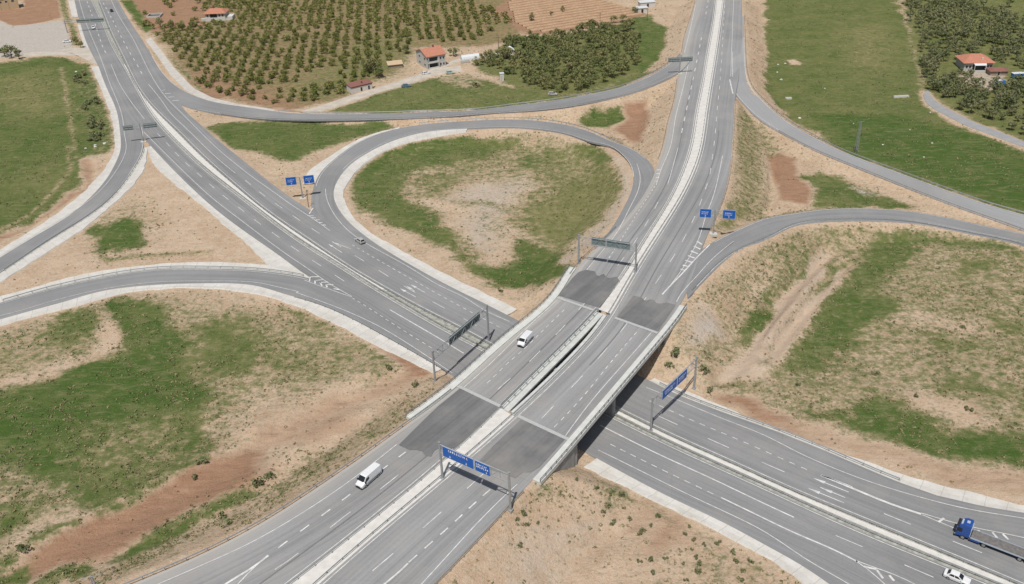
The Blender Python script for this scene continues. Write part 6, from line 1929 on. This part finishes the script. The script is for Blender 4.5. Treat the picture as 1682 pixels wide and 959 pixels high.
for _ in range(26):
    t = rr2.random(); u = np.interp(t, [0, .5, 1], [560, 640, 680]) - rr2.uniform(15, 110); v = 450 + t * 450
    b0 = G('T1', u, v)
    place_tree('verge_bush', SHR[rr2.randrange(6)], tuple(b0), rr2.uniform(1.4, 3.0), rr2.uniform(0, 6.28), 'dark green bush on the verge between the western field and its ditch', 'bushes on the verge of the western field', 'bush')


def scrub(name, density, n_try, size, leaf, label, seed, nleaf=7, xr=(-330, 310), yr=(95, 640)):
    r_ = np.random.default_rng(seed)
    # more candidates close to the camera
    y = yr[0] + (yr[1] - yr[0]) * r_.random(n_try) ** 1.6
    x = (r_.random(n_try) * 2 - 1) * (y * .62 + 40)
    i = np.clip(np.searchsorted(GX, x) - 1, 0, nx - 2); j = np.clip(np.searchsorted(GY, y) - 1, 0, ny - 2)
    ok = (r_.random(n_try) < density[i, j]) & (DMIN[i, j] > 1.3) & (high_d[i, j] > 1.2)
    x, y = x[ok], y[ok]
    # keep off the bridge span
    xy = np.stack([x, y], axis=1)
    ok = ~((side_of(_jn, xy) > 0) & (side_of(_jf, xy) < 0) & (np.abs(x - bridge.location.x) < 30))
    x, y = x[ok], y[ok]
    z = ground_z(x, y)
    n = len(x)
    s = size * (0.5 + r_.random(n) ** 2 * 1.1)
    V = np.zeros((n, nleaf, 4, 3))
    for k in range(nleaf):
        d = r_.normal(size=(n, 3)); d[:, 2] = np.abs(d[:, 2]) * .6; d /= np.linalg.norm(d, axis=1)[:, None]
        t = r_.normal(size=(n, 3)); t /= np.linalg.norm(t, axis=1)[:, None]
        b = np.cross(d, t); b /= np.linalg.norm(b, axis=1)[:, None] + 1e-6
        c = np.stack([x, y, z + .08], axis=1) + d * (s * .75)[:, None]
        V[:, k, 0] = c + t * (s * .55)[:, None]; V[:, k, 1] = c + b * (s * .45)[:, None]; V[:, k, 2] = c - t * (s * .55)[:, None]; V[:, k, 3] = c - b * (s * .45)[:, None]
    o = fast_mesh(name, V.reshape(-1, 3), np.arange(n * nleaf * 4).reshape(-1, 4), M[leaf])
    tag(o, label, 'scrub', kind='stuff')
    print(name, n)


patch = vnoise(XX, YY, 61, 1 / 5.) * .6 + vnoise(XX, YY, 62, 1 / 13.) * .4
gr = COVER['grass']; bare = np.clip(1 - COVER['pale'] * 1.2 - COVER['red'] * .8, .05, 1)
slope = np.clip((Z - base) / 1.5, 0, 1) * np.clip((DMIN - 1.0) / 2, 0, 1)
d1 = np.clip((np.clip(gr - .10, 0, .4) * 1.6 + slope * .35) * bare * np.clip((patch - .36) * 5, 0, 1), 0, 1)
scrub('scrub', d1, 90000, .31, 'leaf_shrub', 'low green scrub dotted over banks and waste ground', 3)
scrub('dry_scrub', np.clip(d1 * .9 + .06, 0, 1), 90000, .27, 'leaf_dry', 'dry straw-coloured scrub on banks and waste ground', 4)
scrub('grass_tufts', np.clip((gr - .45) * 1.5, 0, 1) * np.clip((patch - .3) * 3, 0, 1), 34000, .17, 'leaf_tuft', 'taller grass tufts scattered through the meadows', 5, 6)

# ------------------------------------------------------------------ stones and troughs
def stone(px, py, r, label, sx=1.0, mat='wall_white'):
    b0 = on_ground(px, py); r_ = random.Random(int(px * 7 + py))
    bm = bmesh.new(); bmesh.ops.create_icosphere(bm, subdivisions=2, radius=r)
    for v in bm.verts:
        k = r_.uniform(.75, 1.15); v.co = Vector((v.co.x * k * sx, v.co.y * k, v.co.z * k * .6 + r * .15))
    me = bpy.data.meshes.new('stone'); bm.to_mesh(me); bm.free(); me.materials.append(M[mat])
    o = bpy.data.objects.new('stone', me); COL.objects.link(o); o.location = tuple(b0); o.rotation_euler = (0, 0, r_.uniform(0, 3))
    tag(o, label, 'stone', 'pale stones lying in the fields')


for c, u, v, r, lab in (('T4', 145, 402, .8, 'pale stone touching the bare patch in the eastern field'), ('T4', 100, 407, .7, 'pale stone left of the stone beside the bare patch'), ('T4', 120, 502, .9, 'pale stone midway between the bare patch and the short white slab'), ('T4', 95, 455, .6, 'small pale stone just below the bare patch'),
                        ('T4', 235, 745, .9, 'pale stone near the bend of the pale ramp'), ('T4', 760, 912, .5, 'small stone right of the thin lattice mast'), ('T4', 1070, 902, .5, 'small stone in the dark green strip below the grey lane'), ('T4', 1058, 708, .5, 'small stone beside the start of the grey lane'),
                        ('T4', 395, 557, .5, 'lone small stone in the open middle of the eastern field'), ('T4', 575, 778, .4, 'small stone left of the top of the lattice mast'), ('T4', 930, 818, .4, 'small stone below the long white trough'), ('T4', 1080, 517, .7, 'pale stone at the edge of the wood left of the hipped house'), ('M4', 1018, 70, .5, 'small stone low in the green field above the pale ramp'),
                        ('T1', 480, 452, .8, 'pale stone at the top of the western field'), ('T1', 660, 905, 1.0, 'large pale stone beside the white ditch of the western ramp'), ('T1', 600, 915, .8, 'pale stone left of the large stone by the western ditch'), ('M1', 540, 15, .7, 'pale stone above the red soil strip of the western field'), ('M1', 600, 5, .8, 'pale stone between the western ruts and the ditch')):
    stone(*cp(c, u, v), r * .75, lab)
for px, py, w, ang, lab in ((1480, 159.5, 6.5, .05, 'long white concrete trough in the eastern field'), (1295, 162.5, 2.6, .0, 'short white slab at the edge of the eastern field')):
    b0 = on_ground(px, py); r = local_frame('trough', b0, ang); tag(r, lab, 'trough')
    block(r, 'base', -w / 2, w / 2, -.6, .6, -.2, .25, 'wall_white')
    for y in (-.6, .48): block(r, 'side', -w / 2, w / 2, y, y + .12, .25, .7, 'wall_white')
    for x in (-w / 2, w / 2 - .12): block(r, 'end', x, x + .12, -.48, .48, .25, .7, 'wall_white')

# ------------------------------------------------------------------ plough ridges
P_pl = world_poly("T3 -30,30 0,-60 480,-40 830,80 690,130 300,195 110,200 20,140")
dirp = (G('T3', 600, 45) - G('T3', 100, 120))[:2]; dirp /= np.linalg.norm(dirp); nrp = np.array([-dirp[1], dirp[0]])
c0 = P_pl.mean(axis=0); Vs, Fs = [], []
for k in range(-40, 41):
    s = np.arange(-160, 160, 2.0)
    q = c0 + nrp * k * 5.2 + dirp * s[:, None]
    ins = inpoly(P_pl, q[:, 0], q[:, 1])
    idx = np.where(ins)[0]
    if len(idx) < 4: continue
    q = q[idx[0]:idx[-1] + 1]
    z = ground_z(q[:, 0], q[:, 1]) + .1 * np.sin(np.arange(len(q)))
    path = np.column_stack([q, z])
    v, f = sweep(path, [(-1.3, -.1), (-.5, .55), (.5, .55), (1.3, -.1)], closed=False)
    n = len(Vs); Vs += list(v); Fs += [tuple(i + n for i in ff) for ff in f]
M['plough'] = simple_mat('ploughed_soil', (.39, .265, .165), .95, var=.2, scale=.8)
o = mesh_obj('plough_ridges', Vs, Fs, M['plough']); tag(o, 'long parallel ridges of the ploughed brown field', 'ploughed field', kind='stuff')
